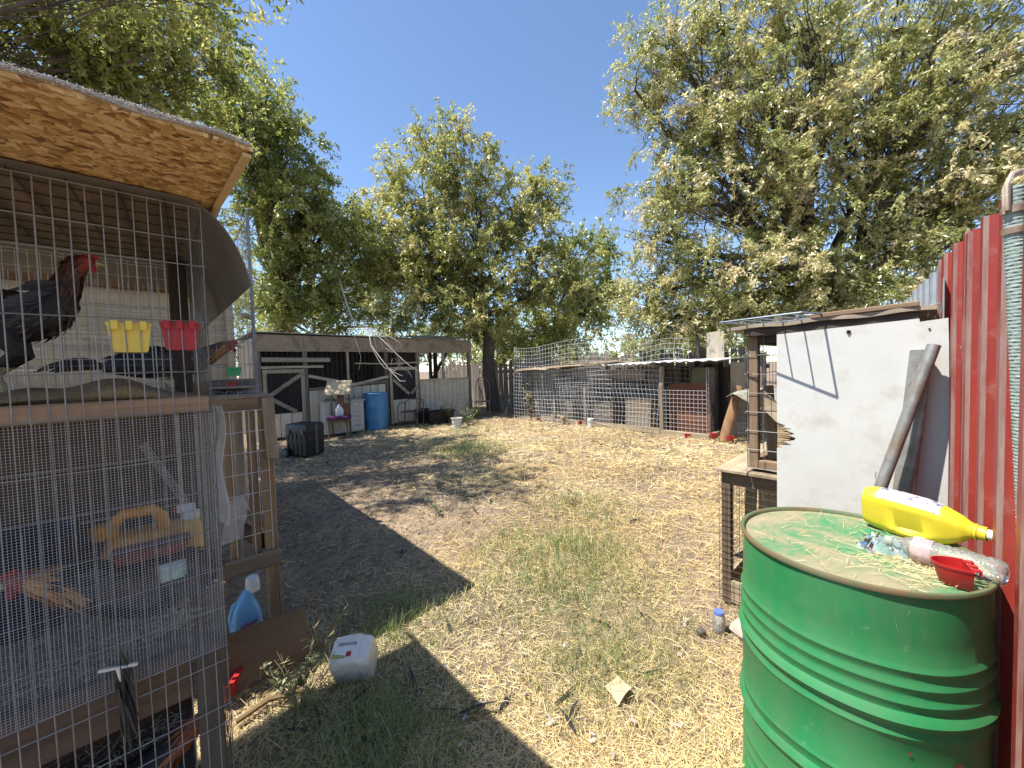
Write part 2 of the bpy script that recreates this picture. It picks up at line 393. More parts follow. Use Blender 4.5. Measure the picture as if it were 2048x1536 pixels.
def leaves(name, c, a, nrm, ln, wd, fold, mat, tint, parent=None, kind=None):
    """folded lance leaves, two triangles each"""
    n = len(c); a = a/(np.linalg.norm(a, axis=1, keepdims=True)+1e-9)
    s = np.cross(a, nrm); s /= np.linalg.norm(s, axis=1, keepdims=True)+1e-9; w = np.cross(s, a)
    ln = ln[:, None]; wd = wd[:, None]
    base = c; tip = c+a*ln; ml = c+a*ln*0.45+s*wd*0.5+w*wd*fold; mr = c+a*ln*0.45-s*wd*0.5+w*wd*fold
    vs_ = np.stack([base, ml, tip, mr], 1).reshape(-1, 3); b0 = np.arange(n)[:, None]*4
    t = np.concatenate([b0+[0, 2, 1], b0+[0, 3, 2]], 0)
    return npmesh(name, vs_, t, mat, parent, np.concatenate([tint, tint]), kind)
N = 26000
x, y, f = scatter(N, 10, 1.2)
keep = in_view(x, y) & yard_ok(x, y) & (rng.random(N) < 0.2+0.7*bare(x, y)+0.5*np.clip((2.6-y)/2, 0, 1)*np.clip((1.6-x), 0, 1)); x, y, f = x[keep], y[keep], f[keep]; n = len(x)
az = rng.uniform(0, 6.283, n)
leaves('leaf_litter', np.stack([x, y, gheight(x, y)+0.006], 1), np.stack([np.cos(az), np.sin(az), rng.normal(0, .25, n)], 1), rng.normal(0, .35, (n, 3))+[0, 0, 1],
       rng.uniform(0.012, 0.035, n)*np.clip(f/3, 0.8, 2), rng.uniform(0.007, 0.016, n)*np.clip(f/3, 0.8, 2), 0.2, LITTER, rng.beta(1.2, 1.4, n), kind='stuff')

# crumbs of soil, droppings and pebbles on the bare ground; fallen twigs
CRUMB = leafmat('soil_crumb', [(0, (.045, .036, .03)), (.5, (.20, .15, .11)), (.85, (.36, .29, .22)), (1, (.62, .58, .52))], 0, .9)
N = 19000
x, y, f = scatter(N, 8.5, 1.15)
keep = in_view(x, y) & yard_ok(x, y) & (rng.random(N) < .12+.75*bare(x, y)); x, y, f = x[keep], y[keep], f[keep]; n = len(x)
sz = rng.uniform(.002, .007, n)*np.clip(f/2.5, .8, 2.2)*np.where(rng.random(n) < .06, 2.0, 1)
oc = np.array([[1, 0, 0], [0, 1, 0], [-1, 0, 0], [0, -1, 0], [0, 0, .7], [0, 0, -.6]])
vv = oc[None]*sz[:, None, None]*rng.uniform(.5, 1.5, (n, 6, 1)); aa = rng.uniform(0, 6.28, n); ca, sa = np.cos(aa)[:, None], np.sin(aa)[:, None]
vv = np.stack([vv[..., 0]*ca-vv[..., 1]*sa, vv[..., 0]*sa+vv[..., 1]*ca, vv[..., 2]], 2)+np.stack([x, y, gheight(x, y)+.002], 1)[:, None]
b0 = np.arange(n)[:, None]*6; tr_ = np.concatenate([b0+k for k in ([0, 1, 4], [1, 2, 4], [2, 3, 4], [3, 0, 4], [1, 0, 5], [2, 1, 5], [3, 2, 5], [0, 3, 5])], 0)
tt = np.clip(rng.beta(1.3, 1.8, n)+np.where(rng.random(n) < .05, .5, 0), 0, 1)
npmesh('soil_crumbs', vv.reshape(-1, 3), tr_, CRUMB, tint=np.tile(tt, 8), kind='stuff')
n = 1600; x, y, f = scatter(n, 7, 1.1); keep = in_view(x, y) & yard_ok(x, y); x, y, f = x[keep], y[keep], f[keep]; n = len(x)
strips('fallen_twigs', x, y, gheight(x, y)+.006, rng.uniform(.04, .16, n), rng.uniform(.002, .005, n), rng.uniform(0, 6.28, n), np.abs(rng.normal(0, .08, n)), rng.normal(0, .25, n), LITTER, rng.uniform(0, .35, n))
# ------------------------------------------------------------------ corrugated metal fence on the right
RED = surf('red_metal', (0.34, 0.038, 0.026), (0.23, 0.032, 0.024), 5, 0.45, 0.05, 0.0, dirt=(0.30, 0.13, 0.10), dirt_amt=0.25, dirt_scale=11, stretch=(6, 6, 0.3), spec=0.5)
WORN = surf('worn_rib', (0.36, 0.27, 0.235), (0.24, 0.085, 0.068), 9, 0.45, 0.05, 0.1, stretch=(4, 4, 0.5))
GALV = surf('galvanised_sheet', (0.50, 0.52, 0.54), (0.38, 0.40, 0.42), 18, 0.42, 0.05, 0.55, dirt=(0.4, 0.38, 0.34), dirt_amt=0.2)
STEEL = surf('old_steel_pipe', (0.34, 0.34, 0.32), (0.2, 0.2, 0.19), 22, 0.5, 0.1, 0.4, dirt=(0.24, 0.17, 0.1), dirt_amt=0.45, dirt_scale=5)
RUST = surf('rust', (0.22, 0.09, 0.04), (0.1, 0.045, 0.025), 30, 0.85, 0.3)
fdir = unit(V(1, 0.115, 0)); fnor = V(-fdir[1], fdir[0], 0)
def fence_pt(s, off, z): return V(1.75, -0.17, 0)+fdir*(s-1.75)+fnor*off+V(0, 0, z)
fence = thing('corrugated_fence', 'tall corrugated metal fence of red and bare galvanised sheets right of the drum', 'fence', (1.75, -0.2, 0))
def corr_sheet(s0, s1, per, dep, z1, mat, off=0.0, lean=0.0):
    mb = MB(); xs = []; s = s0
    while s < s1-1e-3:
        for q_, h in ((0, 0), (0.30, 0), (0.37, 0.78), (0.42, 1), (0.58, 1), (0.63, 0.78), (0.70, 0)):
            xs.append((min(s+q_*per, s1), h*dep))
        s += per
    xs.append((s1, 0))
    n = len(xs)-1
    mb.sheet(lambda u, v: fence_pt(xs[int(round(u*n))][0], xs[int(round(u*n))][1]+off+lean*v*z1, 0.02+v*(z1-0.02)), n, 6, 0.0012)
    if mat is RED:
        for k in range(2*n*6):
            if ((k//6) % n) % 7 == 2: mb.m[k] = 1
        return mb.build('metal_sheet', [mat, WORN], fence, smooth=25)
    return mb.build('metal_sheet', mat, fence, smooth=25)
corr_sheet(0.55, 1.42, 0.19, 0.042, 1.83, RED, 0.012)
corr_sheet(1.40, 2.08, 0.19, 0.042, 1.865, RED, 0.008)
corr_sheet(2.06, 2.66, 0.19, 0.042, 1.89, RED, 0.0)
corr_sheet(2.66, 3.74, 0.22, 0.030, 1.88, GALV, 0.0)
corr_sheet(3.74, 4.85, 0.22, 0.030, 1.86, GALV, 0.0)
corr_sheet(4.85, 6.6, 0.22, 0.030, 1.84, RED, 0.0)
MB().bar(fence_pt(0.5, -0.03, 1.5), fence_pt(6.6, -0.03, 1.5), 0.038, 0.088).build('rail', wood('g', WOOD_G), fence)
MB().bar(fence_pt(0.5, -0.03, 0.4), fence_pt(6.6, -0.03, 0.4), 0.038, 0.088).build('rail', wood('g', WOOD_G), fence)
mb = MB()
for s in np.arange(0.7, 4.8, 0.19):
    for z in (0.42, 1.48):
        p = fence_pt(s+0.03, 0.02, z); mb.tube([p, p+fnor*0.012], 0.006, 6)
mb.build('screws', surf('screw', (0.6, 0.6, 0.6), None, 9, 0.4, 0, 0.7), fence)
# bare steel edge strip beside the white panel
MB().bar(fence_pt(2.50, 0.045, 0.05), fence_pt(2.50, 0.045, 1.78), 0.05, 0.006, up=(0, 1, 0)).build('edge_strip', GALV, fence)
# gate post wrapped in teal rope with metal bands
g0, g1 = at(2064, 1180, .97), at(2030, 372, .95)
post = thing('gate_post', 'teal cloth-wrapped gate post with rusty metal bands at the right end of the red fence', 'post', (g0[0], g0[1], 0))
gd = unit(g1-g0); gb = g0-gd*(g0[2]/gd[2]); gl = lambda z: gb+gd*(z/gd[2])
MB().tube([gl(0), gl(1.80)], 0.014, 12).build('pipe', STEEL, post, smooth=40)
mb = MB(); _, gs1, gs2 = frame(gd)
mb.loft([[gl(z)+(.0205+.0012*math.sin(z*700)+.0008*math.sin(5*a+z*900))*(math.cos(a)*gs1+math.sin(a)*gs2) for a in np.linspace(0, 2*math.pi, 18, endpoint=False)] for z in np.arange(.75, g1[2], .0032)])
mb.build('cloth_wrap', surf('teal_weave', (0.27, 0.38, 0.35), (0.42, 0.46, 0.41), 130, 0.95, 0.5), post, smooth=60)
for z in (g1[2]-.055, g1[2]-.105):
    MB().loft([[gl(z+dz)+r_*(math.cos(a)*gs1+math.sin(a)*gs2) for a in np.linspace(0, 2*math.pi, 20, endpoint=False)] for dz, r_ in ((-.009, .022), (-.008, .0245), (.008, .0245), (.009, .022))]).build('band', surf('old_band', (0.4, 0.33, 0.26), (0.26, 0.16, 0.1), 30, 0.6, 0.1, 0.4), post, smooth=40)
mb = MB(); pts = [g1+V(*k) for k in ((-.02, .012, -.06), (-.026, .014, .0), (-.008, .006, .028), (.02, -.006, .04), (.06, -.02, .05))]
mb.tube(pts, 0.005, 6); mb.tube([p_+V(.008, .004, -.006) for p_ in pts], 0.004, 6)
mb.build('twisted_wire', surf('pale_wire', (0.5, 0.42, 0.32), (0.3, 0.22, 0.16), 40, 0.7, 0.2), post, smooth=50)

# ------------------------------------------------------------------ the long coop across the yard
SY = 9.8
CREAM = wood('cream_paint', (0.68, 0.59, 0.45), 'z', (0.48, 0.41, 0.30), var=0.08, bump=0.15, scale=16)
OSB_G = surf('grey_osb', (0.40, 0.295, 0.195), (0.21, 0.15, 0.10), 30, 0.9, 0.35, 0, (1, 1, 1.6), 0.12, dirt=(0.09, 0.07, 0.055), dirt_amt=0.4, dirt_scale=4)
wg = {a: wood('g', WOOD_G, a) for a in 'xyz'}
wt = {a: wood('t', WOOD_T, a) for a in 'xyz'}
wp = {a: wood('p', WOOD_P, a) for a in 'xyz'}
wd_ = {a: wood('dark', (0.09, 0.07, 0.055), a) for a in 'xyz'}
wm = {a: wood('m', (0.33, 0.27, 0.20), a) for a in 'xyz'}
coop = thing('chicken_coop', 'long low coop with cream plank front and grey board fascia across the yard', 'coop', (4.4, SY, 0))
for a, b_ in ((1.52, 2.455), (2.46, 4.43), (4.435, 5.345), (5.35, 7.24)):
    MB().box(a, b_, SY-0.045, SY-0.03, 1.985+random.uniform(-.01, .01), 2.36+random.uniform(-.01, .012), 0.003).build('fascia_board', OSB_G, coop)
for x in (1.56, 2.48, 4.44, 5.37, 7.17):
    MB().box(x-0.045, x+0.045, SY-0.028, SY+0.06, 0, 2.33, 0.004).build('post', wg['z'], coop)
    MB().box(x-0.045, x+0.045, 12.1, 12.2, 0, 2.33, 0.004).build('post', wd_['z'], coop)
def planks(x0, x1, n, z0, z1, y, mat, parent, gap=0.012, top=None):
    w = (x1-x0)/n
    for i in range(n):
        a = x0+i*w; t = z1 if top is None else top((a+w/2-x0)/(x1-x0))
        dy = 0.012*(i % 2) if gap < 0 else 0.0
        MB().box(a+gap/2, a+w-gap/2, y+dy-0.009+random.uniform(-.002, .002), y+dy+0.009, z0+random.uniform(0, .03), t, 0.003).build('plank', mat, parent)
planks(2.53, 4.395, 9, 0.04, 1.1, SY-0.012, CREAM, coop, top=lambda u: 1.08+0.07*u)
planks(5.42, 7.12, 11, 0.02, 1.19, SY-0.012, CREAM, coop)
MB().box(5.42, 7.20, SY-0.06, SY-0.024, 1.19, 1.225, 0.003).build('sill', wp['x'], coop)
MB().bar((2.53, SY-0.04, 1.10), (4.42, SY-0.04, 1.21), 0.03, 0.06).build('sill', wm['x'], coop)
for a, b_, w in (((1.62, SY-.06, 1.80), (3.02, SY-.06, 1.79), .10), ((1.6, SY-.055, 1.63), (2.86, SY-.055, 1.635), .055), ((2.53, SY-.05, 1.42), (3.62, SY-.05, 1.16), .07),
                 ((3.45, SY-.07, 1.15), (4.46, SY-.07, 1.34), .07), ((3.6, SY-.05, 1.70), (4.9, SY-.05, 1.66), .03), ((4.3, SY-.06, 1.67), (5.7, SY-.06, 1.72), .035)):
    MB().bar(a, b_, 0.025, w).build('nailed_board', wp['x'] if w < .08 else wm['x'], coop)
MB().box(3.42, 3.47, SY-0.02, SY+0.03, 1.16, 1.99, 0.003).build('stud', wp['z'], coop)
MB().box(6.18, 6.26, SY-0.02, SY+0.03, 1.22, 1.99, 0.003).build('stud', wp['z'], coop)
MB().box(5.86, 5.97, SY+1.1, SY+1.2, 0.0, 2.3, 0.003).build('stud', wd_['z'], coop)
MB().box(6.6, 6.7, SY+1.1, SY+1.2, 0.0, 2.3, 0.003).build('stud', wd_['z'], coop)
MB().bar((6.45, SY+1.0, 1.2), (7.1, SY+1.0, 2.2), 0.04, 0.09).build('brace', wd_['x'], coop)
mb = MB()
for (a, b_, z0, z1) in ((1.62, 2.43, 1.62, 1.98), (2.53, 3.41, 1.16, 1.98), (3.48, 4.39, 1.16, 1.98), (4.5, 5.32, 1.62, 1.98)):
    mb.grid((a, SY-0.005, z0), (b_-a, 0, 0), (0, 0, z1-z0), int((b_-a)/.1), int((z1-z0)/.05), 0.0016)
mb.build('wire_screen', WIRE, coop)
def coop_door(x0, x1, zo, braces):
    fr = MB()
    fr.box(x0, x0+0.075, SY-0.075, SY-0.05, 0.05, 1.585, 0.003); fr.box(x1-0.075, x1, SY-0.075, SY-0.05, 0.05, 1.585, 0.003)
    fr.box(x0+0.076, x1-0.076, SY-0.075, SY-0.05, 1.50, 1.584, 0.003)
    door = fr.build('door', wp['z'], coop)
    planks(x0+0.078, x1-0.078, 3, 0.06, zo, SY-0.058, CREAM, door)
    for a, b_ in braces: MB().bar((x0+(x1-x0)*a[0], SY-0.085, a[1]), (x0+(x1-x0)*b_[0], SY-0.085, b_[1]), 0.02, 0.085).build('brace', wm['x'], door)
    mb = MB(); w, h = x1-x0-0.15, 1.5-zo
    for k in np.arange(-h, w, 0.055):
        for sg in (1, -1):
            t0, t1 = max(0, -k), min(h, w-k)
            if t1 > t0:
                f_ = lambda t: (x0+0.075+(k+t if sg > 0 else w-k-t), SY-0.046, zo+t)
                mb.wire(f_(t0), f_(t1), 0.0016)
    mb.build('chain_mesh', WIRE_D if False else WIRE, door)
coop_door(1.62, 2.44, 0.60, (((0.12, 1.0), (0.98, 1.5)), ((0.05, 1.0), (0.75, 0.62))))
coop_door(4.50, 5.33, 0.70, (((0.1, 1.25), (0.72, 0.78)), ((0.65, 0.78), (0.98, 1.05))))
# inside: dark back wall of planks (open towards the right end), floor dirt, roof deck
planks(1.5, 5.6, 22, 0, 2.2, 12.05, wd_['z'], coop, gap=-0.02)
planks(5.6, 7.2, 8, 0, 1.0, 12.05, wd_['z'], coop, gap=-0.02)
MB().box(1.50, 1.53, SY, 12.1, 0.0, 2.3).build('wall', wg['z'], coop)
MB().bar((1.45, 11.0, 2.40), (7.3, 11.0, 2.36), 2.6, 0.02).build('roof', surf('old_roof', (0.3, 0.29, 0.27), (0.16, 0.15, 0.14), 6, 0.8, 0.3), coop)
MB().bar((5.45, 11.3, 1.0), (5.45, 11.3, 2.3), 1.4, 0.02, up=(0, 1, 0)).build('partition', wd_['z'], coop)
# bundle of pipes and boards lying on the coop roof
for k in range(7):
    a = V(5.3+random.uniform(0, .5), 9.9+k*0.07, 2.415+0.03*(k % 3)); b_ = V(6.9+random.uniform(-.2, .3), 10.1+k*0.05, 2.43+0.04*(k % 3))
    mb = MB()
    if k % 2: mb.tube([a, b_], 0.022, 8)
    else: mb.bar(a, b_, 0.09, 0.025)
    mb.build('old_pipe' if k % 2 else 'roof_board', STEEL if k % 2 else wm['x'], base=a, label=('length of grey pipe' if k % 2 else 'loose grey board')+' in the heap on the right end of the coop roof', cat='pipe' if k % 2 else 'board', group='scrap heaped on the coop roof' + (' pipes' if k % 2 else ' boards'))
# ------------------------------------------------------------------ old picket fence at the far end
pf = thing('picket_fence', 'weathered grey wooden picket fence along the far end of the yard', 'fence', (9.5, 7, 0))
y = 2.4; k = 0
pk_meshes = []
PK = wood('picket', (0.25, 0.21, 0.175), 'z')
for j in range(5):
    hgt = 1.66+0.05*j; w = 0.135
    pk_meshes.append(hgt)
protos = {}
while y < 15.5:
    j = random.randrange(5); hgt = pk_meshes[j]
    if j not in protos:
        mb = MB(); mb.prism([(-.066, 0), (.066, 0), (.066, hgt-0.03), (.04, hgt), (-.035, hgt-.004), (-.066, hgt-0.035)], (0, 0, 0), (0, 1, 0), (0, 0, 1), (0.018, 0, 0))
        o = mb.build('picket', PK); protos[j] = o.data
        o.parent = pf
    else:
        o = bpy.data.objects.new('picket', protos[j]); COL.objects.link(o); o.parent = pf
    o.location = (random.uniform(-.006, .006), y-7, random.uniform(-.04, .02)); o.rotation_euler = (random.uniform(-.025, .025), 0, 0); ORG[o.name] = ORG[pf.name]
    y += 0.142
for z in (0.35, 1.3): MB().box(9.53, 9.57, 2.3, 15.5, z, z+.09).build('rail', wg['y'], pf)
# tall pale board and dark post behind the pens
p0 = PX(1430, 720, 8.95)
MB().box(8.93, 8.97, p0[1]-0.19, p0[1]+0.17, 0.0, 2.12, 0.01).build('tall_board', surf('pale_plywood', (0.46, 0.40, 0.31), (0.3, 0.26, 0.2), 5, 0.85, 0.2, 0, (1, 1, .3)), base=(8.95, p0[1], 0), label='tall pale plywood board standing upright behind the wire pens', cat='board')
p0 = PX(1396, 700, 9.0)
MB().tube([(9.0, p0[1], 0), (9.02, p0[1]+.02, 1.98)], [0.07, 0.055], 10).build('fence_post', wd_['z'], smooth=50, base=(9.0, p0[1], 0), label='dark round timber post left of the tall pale board', cat='post')

# ------------------------------------------------------------------ wire pens with a lean-to roof at the far end
PXX = 7.6
pen = thing('wire_pen', 'long pen of silvery welded wire under a sagging lean-to roof', 'pen', (PXX, 5.5, 0))
def wavy(y0, y1, zt, xw, name, ny_, nz_, r=0.0034, lean=0.0, parent=pen, x0=PXX):
    mb = MB()
    def P(u, v): return V(x0+xw*math.sin(5*u+2*v)+lean*v*zt*(0.6+0.4*math.sin(7*u)), y0+(y1-y0)*u+0.05*math.sin(9*v+5*u)*xw*8, v*zt*(1+0.03*math.sin(6*u)))
    for i in range(ny_+1): mb.tube([P(i/ny_, k/6) for k in range(7)], r, 3, False)
    for j in range(nz_+1): mb.tube([P(k/14, j/nz_) for k in range(15)], r, 3, False)
    return mb.build(name, WIRE_B, parent)
wavy(3.74, 7.35, 1.42, 0.06, 'wire_panel', 42, 14, lean=-0.06)
wavy(3.9, 7.6, 1.38, 0.10, 'wire_panel', 36, 13, x0=PXX+0.35)
wavy(4.9, 8.05, 2.06, 0.05, 'wire_panel', 30, 20, x0=PXX-0.12)
wavy(3.6, 5.3, 1.98, 0.08, 'wire_panel', 16, 18, x0=PXX+1.0)
for yy, zt in ((3.73, 1.4), (5.67, 0.95), (7.3, 1.4), (6.66, 0.75)):
    MB().box(PXX-0.03, PXX+0.045, yy-0.04, yy+0.04, 0, zt, 0.004).build('post', wm['z'], pen)
for yy, zt in ((3.0, 1.45), (4.4, 1.5), (5.8, 1.45), (7.4, 1.4)):
    MB().box(8.75, 8.84, yy-.045, yy+.045, 0, zt, 0.004).build('post', wd_['z'], pen)
MB().box(PXX-0.02, PXX+0.02, 3.78, 7.3, 0.0, 0.12).build('base_board', wp['y'], pen)
# dark boarded back of the pen
for i in range(28):
    yy = 2.7+i*0.17
    MB().box(8.86, 8.88, yy, yy+.16, 0, 1.38+random.uniform(-.05, .05)).build('plank', wg['z'] if i % 3 else wd_['z'], pen)
MB().bar((PXX+.2, 4.2, 1.24), (PXX+.2, 6.2, 1.30), .02, .2).build('valance_board', wm['y'], pen)
# lean-to roof: old boards on the left, white metal on the right
for i, (y0, y1, x0, x1, z) in enumerate(((6.6, 7.75, 7.2, 8.95, 1.40), (5.6, 6.9, 7.35, 9.0, 1.46), (4.9, 5.9, 7.45, 9.0, 1.50))):
    MB().sheet(lambda u, v: (x0+(x1-x0)*u, y0+(y1-y0)*v, z+0.05*u+0.02*math.sin(4*v+i)+0.02*math.sin(9*u)), 8, 8, 0.016).build('roof_board', surf('roof_ply', (0.42, 0.33, 0.23), (0.25, 0.19, 0.14), 6, 0.9, 0.3, var=.2), pen, smooth=30)
WHITE_M = surf('white_metal', (0.72, 0.73, 0.72), (0.55, 0.55, 0.54), 6, 0.5, 0.06, 0.1, dirt=(0.4, 0.35, 0.3), dirt_amt=0.3)
for i, (y0, y1) in enumerate(((3.9, 5.05), (2.5, 4.0))):
    MB().sheet(lambda u, v: (7.38+1.6*u, y0+(y1-y0)*v, 1.47+0.02*i+0.05*u+0.012*math.cos(v*2*math.pi*7)), 3, 56, 0.0015).build('roof_sheet', WHITE_M, pen, smooth=60)
for a, b_ in (((7.5, 5.2, 1.53), (7.9, 7.0, 1.47)), ((7.4, 4.6, 1.55), (7.7, 6.3, 1.53)), ((7.6, 6.2, 1.5), (7.45, 7.9, 1.42))):
    MB().bar(a, b_, .06, .025).build('loose_batten', wp['y'], pen)
# nest boxes in the pen
def nest_box(yc, w, h, xb, lab, mat, roof=False):
    t = thing('nest_box', lab, 'box', (xb, yc, 0))
    for zc in range(int(h/0.14)):
        MB().box(xb-.012, xb+.012, yc-w/2, yc+w/2, 0.01+zc*.14, .145+zc*.14, .002).build('slat', mat, t)
    MB().box(xb-.01, xb+.4, yc-w/2, yc-w/2+.02, 0, h).build('side', mat, t); MB().box(xb-.01, xb+.4, yc+w/2-.02, yc+w/2, 0, h).build('side', mat, t)
    if roof: MB().bar((xb-.06, yc, h), (xb+.42, yc, h+.08), w+.12, .018).build('lid', wm['y'], t)
    else: MB().box(xb, xb+.4, yc-w/2, yc+w/2, h, h+.015).build('lid', mat, t)
nest_box(6.35, .42, .70, PXX+.12, 'grey slatted nest box with a tilted lid in the wire pen', wg['y'], True)
nest_box(5.25, .55, .70, PXX+.15, 'grey board nest box right of the short pale post in the pen', wg['y'])
nest_box(4.35, .60, .72, PXX+.15, 'grey slatted crate at the right end of the long wire pen', wm['y'])
# small pen with a red-brown panel
rp = thing('small_pen', 'small wire pen with a reddish brown panel under the white roof sheet', 'pen', (7.5, 3.3, 0))
REDPLY = surf('red_plywood', (0.17, 0.062, 0.03), (0.11, 0.04, 0.022), 7, 0.75, 0.2, 0, (1, 1, .2))
MB().prism([(2.87, 0.05), (3.68, 0.05), (3.68, 1.02), (2.87, 1.08)], (7.86, 0, 0), (0, 1, 0), (0, 0, 1), (.016, 0, 0)).build('panel', REDPLY, rp)
MB().box(8.3, 8.32, 2.95, 3.4, .6, 1.35).build('back_panel', surf('dull_green_board', (0.25, 0.24, 0.13), (.17, .16, .1), 5, .8, .1), rp)
MB().bar((7.56, 3.70, 0.0), (7.58, 3.74, 1.02), .05, .07, up=(0, 1, 0)).build('post', wm['z'], rp)
MB().box(7.52, 7.60, 2.78, 3.72, 0.0, 0.1, .004).build('base_board', wp['y'], rp)
MB().box(7.60, 8.2, 2.76, 2.84, 0.0, 0.1, .004).build('base_board', wp['x'], rp)
MB().grid((7.56, 2.83, .1), (0, .87, 0), (0, 0, .82), 11, 10, .0034).build('wire_panel', WIRE_B, rp)
MB().grid((7.56, 2.83, .1), (0.05, -.02, 0), (0, .0, 1.26), 1, 16, .0024).build('wire_strip', WIRE_B, rp)
MB().grid((7.58, 2.83, .1), (.6, 0, 0), (0, .02, 1.2), 10, 13, .002).build('wire_panel', WIRE, rp)
MB().box(7.9, 8.7, 2.5, 2.53, .0, 1.45).build('board', surf('tan_board', (.3, .22, .14), (.2, .15, .1), 4, .85, .2), rp)
# leaning trunk piece, wire crate with a tarp over it
MB().tube([(7.55, 2.52, 0), (7.6, 2.46, .35), (7.72, 2.38, .75), (7.8, 2.36, 1.0)], [.10, .09, .085, .08], 12).build('log', surf('bare_log', (.36, .21, .10), (.2, .11, .06), 9, .9, .4, 0, (1, 1, .2)), base=(7.55, 2.5, 0), smooth=50, label='thick brown log leaning upright beside the red-brown pen', cat='log')
cr = thing('wire_crate', 'black wire pet crate covered by a sagging tarp', 'crate', (7.6, 1.95, 0))
mb = MB()
mb.grid((7.55, 1.6, .02), (0, .72, 0), (0, 0, .75), 26, 5, .002); mb.grid((7.55, 2.32, .02), (.9, 0, 0), (0, 0, .75), 26, 5, .002)
mb.build('wire_walls', WIRE_D, cr)
MB().grid((7.54, 2.08, .02), (0, .22, 0), (0, 0, .35), 7, 4, .002).build('crate_door', WIRE, cr)
MB().sheet(lambda u, v: (7.42+1.1*u, 1.5+.95*v, .93-.20*math.exp(-(u*4)**2)*(.3+.7*abs(math.sin(3*v+.5)))+.03*math.sin(9*v+3*u)), 16, 18, .006).build('tarp', surf('grey_tarp', (.36, .34, .28), (.2, .19, .15), 9, .8, .4), cr, smooth=60)
# utility pole and its wires, far off
up_ = at(1172, 690, 46)
ut = thing('utility_pole', 'distant wooden utility pole with a cable seen between the tree crowns', 'utility pole', (up_[0], up_[1], 0))
MB().tube([(up_[0], up_[1], 0), (up_[0], up_[1], 9.6)], [.19, .13], 8).build('pole', surf('pole_wood', (.3, .27, .24), None, 5, .8, .1), ut, smooth=50)
e0 = at(1172, 648, 46); e1 = at(1240, 695, 40)
MB().tube([e0+(e1-e0)*t+V(0, 0, -.25*math.sin(math.pi*t)) for t in np.linspace(0, 1, 9)]+[e1+V(6, -14, -.2)], .035, 4).build('cable', WIRE_D, ut)
# ------------------------------------------------------------------ two-storey hutch on the right with the white panel
HX = 2.44
wm0, wg0 = wm, wg
wm = {a: wood('hutch', (.34, .235, .15), a) for a in 'xyz'}; wg = {a: wood('hutch_dark', (.22, .155, .105), a) for a in 'xyz'}
hut = thing('rabbit_hutch', 'two-storey timber and wire hutch behind the white panel on the right', 'hutch', (HX+.4, .35, 0))
def hb(nm, a, b_, w, h, m, up=(0, 0, 1)): return MB().bar(a, b_, w, h, up, .003).build(nm, m, hut)
# upper cage: corner posts, rails, brace
for yy in (.665, .05):
    for xx in (HX+.025, HX+1.05): hb('post', (xx, yy, .845), (xx, yy, 1.60), .045, .045, wm['z'])
hb('rail', (HX+.025, .642, .87), (HX+.025, .073, .87), .04, .05, wm['y']); hb('rail', (HX+.025, .642, 1.575), (HX+.025, .073, 1.575), .04, .05, wd_['y'])
hb('rail', (HX+.05, .665, .87), (HX+1.0, .665, .87), .04, .05, wm['x']); hb('rail', (HX+.05, .665, 1.57), (HX+1.0, .665, 1.57), .04, .05, wm['x'])
hb('brace', (HX+.05, .66, 1.27), (HX+.05, .46, 1.05), .02, .075, wp['y'])
for k, (yy, ln, tx) in enumerate(((.60, .42, .05), (.545, .40, -.03), (.50, .44, .02))):
    hb('board', (HX+.13+.02*k, yy, .89), (HX+.13+.03*k, yy+tx*.5, .89+ln), .052, .018, wm['z'], (1, 0, 0))
MB().box(HX+.9, HX+.92, .07, .64, .9, 1.55).build('board', wm['z'], hut)
for k in range(4): MB().box(HX+.3+k*.17, HX+.46+k*.17, .045, .06, .9, 1.55).build('wall_board', wm['z'], hut)
mb = MB()
mb.grid((HX-.004, .69, .85), (0, -.155, 0), (0, 0, .74), 2, 7, .0016, 4); mb.grid((HX, .694, .85), (1.05, 0, 0), (0, 0, .74), 14, 7, .0016, 4)
for z in np.linspace(.85, 1.5, 7): mb.tube([(HX-.004, .69, z), (HX-.012, .702, z-.012), (HX+.006, .708, z-.016), (HX+.02, .70, z-.01)], .0018, 4)
mb.build('wire_panel', WIRE, hut)
# lower crate: deck planks, posts, rails, mesh
for k in range(5):
    a = .0+k*.172
    MB().box(HX-.035, HX+1.15, a, a+.166, .805, .827, .004).build('deck_plank', wp['x'], hut)
for yy in (.81, .05):
    for xx in (HX+.025, HX+1.05): hb('post', (xx, yy, 0.01), (xx, yy, .80), .05, .05, wg['z'])
hb('rail', (HX+.02, .785, .765), (HX+.02, .075, .765), .04, .075, wg['y']); hb('base_board', (HX+.01, .785, .085), (HX+.01, .075, .085), .02, .13, wp['y'])
hb('rail', (HX+.05, .81, .765), (HX+1.02, .81, .765), .04, .075, wg['x']); hb('base_board', (HX+.05, .825, .085), (HX+1.02, .825, .085), .02, .13, wp['x'])
hb('slat', (HX+.12, .62, .16), (HX+.12, .62, .72), .10, .018, wp['z'], (1, 0, 0))
hb('slat', (HX+.16, .735, .20), (HX+.16, .72, .72), .06, .018, wp['z'], (1, 0, 0))
hb('shelf', (HX+.1, .74, .26), (HX+.5, .70, .36), .14, .015, wp['x'])
MB().box(HX+.95, HX+.97, .0, .82, .05, .78).build('board', wd_['z'], hut)
mb = MB(); mb.grid((HX-.008, .845, .02), (0, -.80, 0), (0, 0, .70), 22, 18, .0014, 3, .001); mb.grid((HX, .848, .02), (1.05, 0, 0), (0, 0, .70), 20, 14, .0014, 3, .001)
mb.build('wire_panel', WIRE_D, hut)
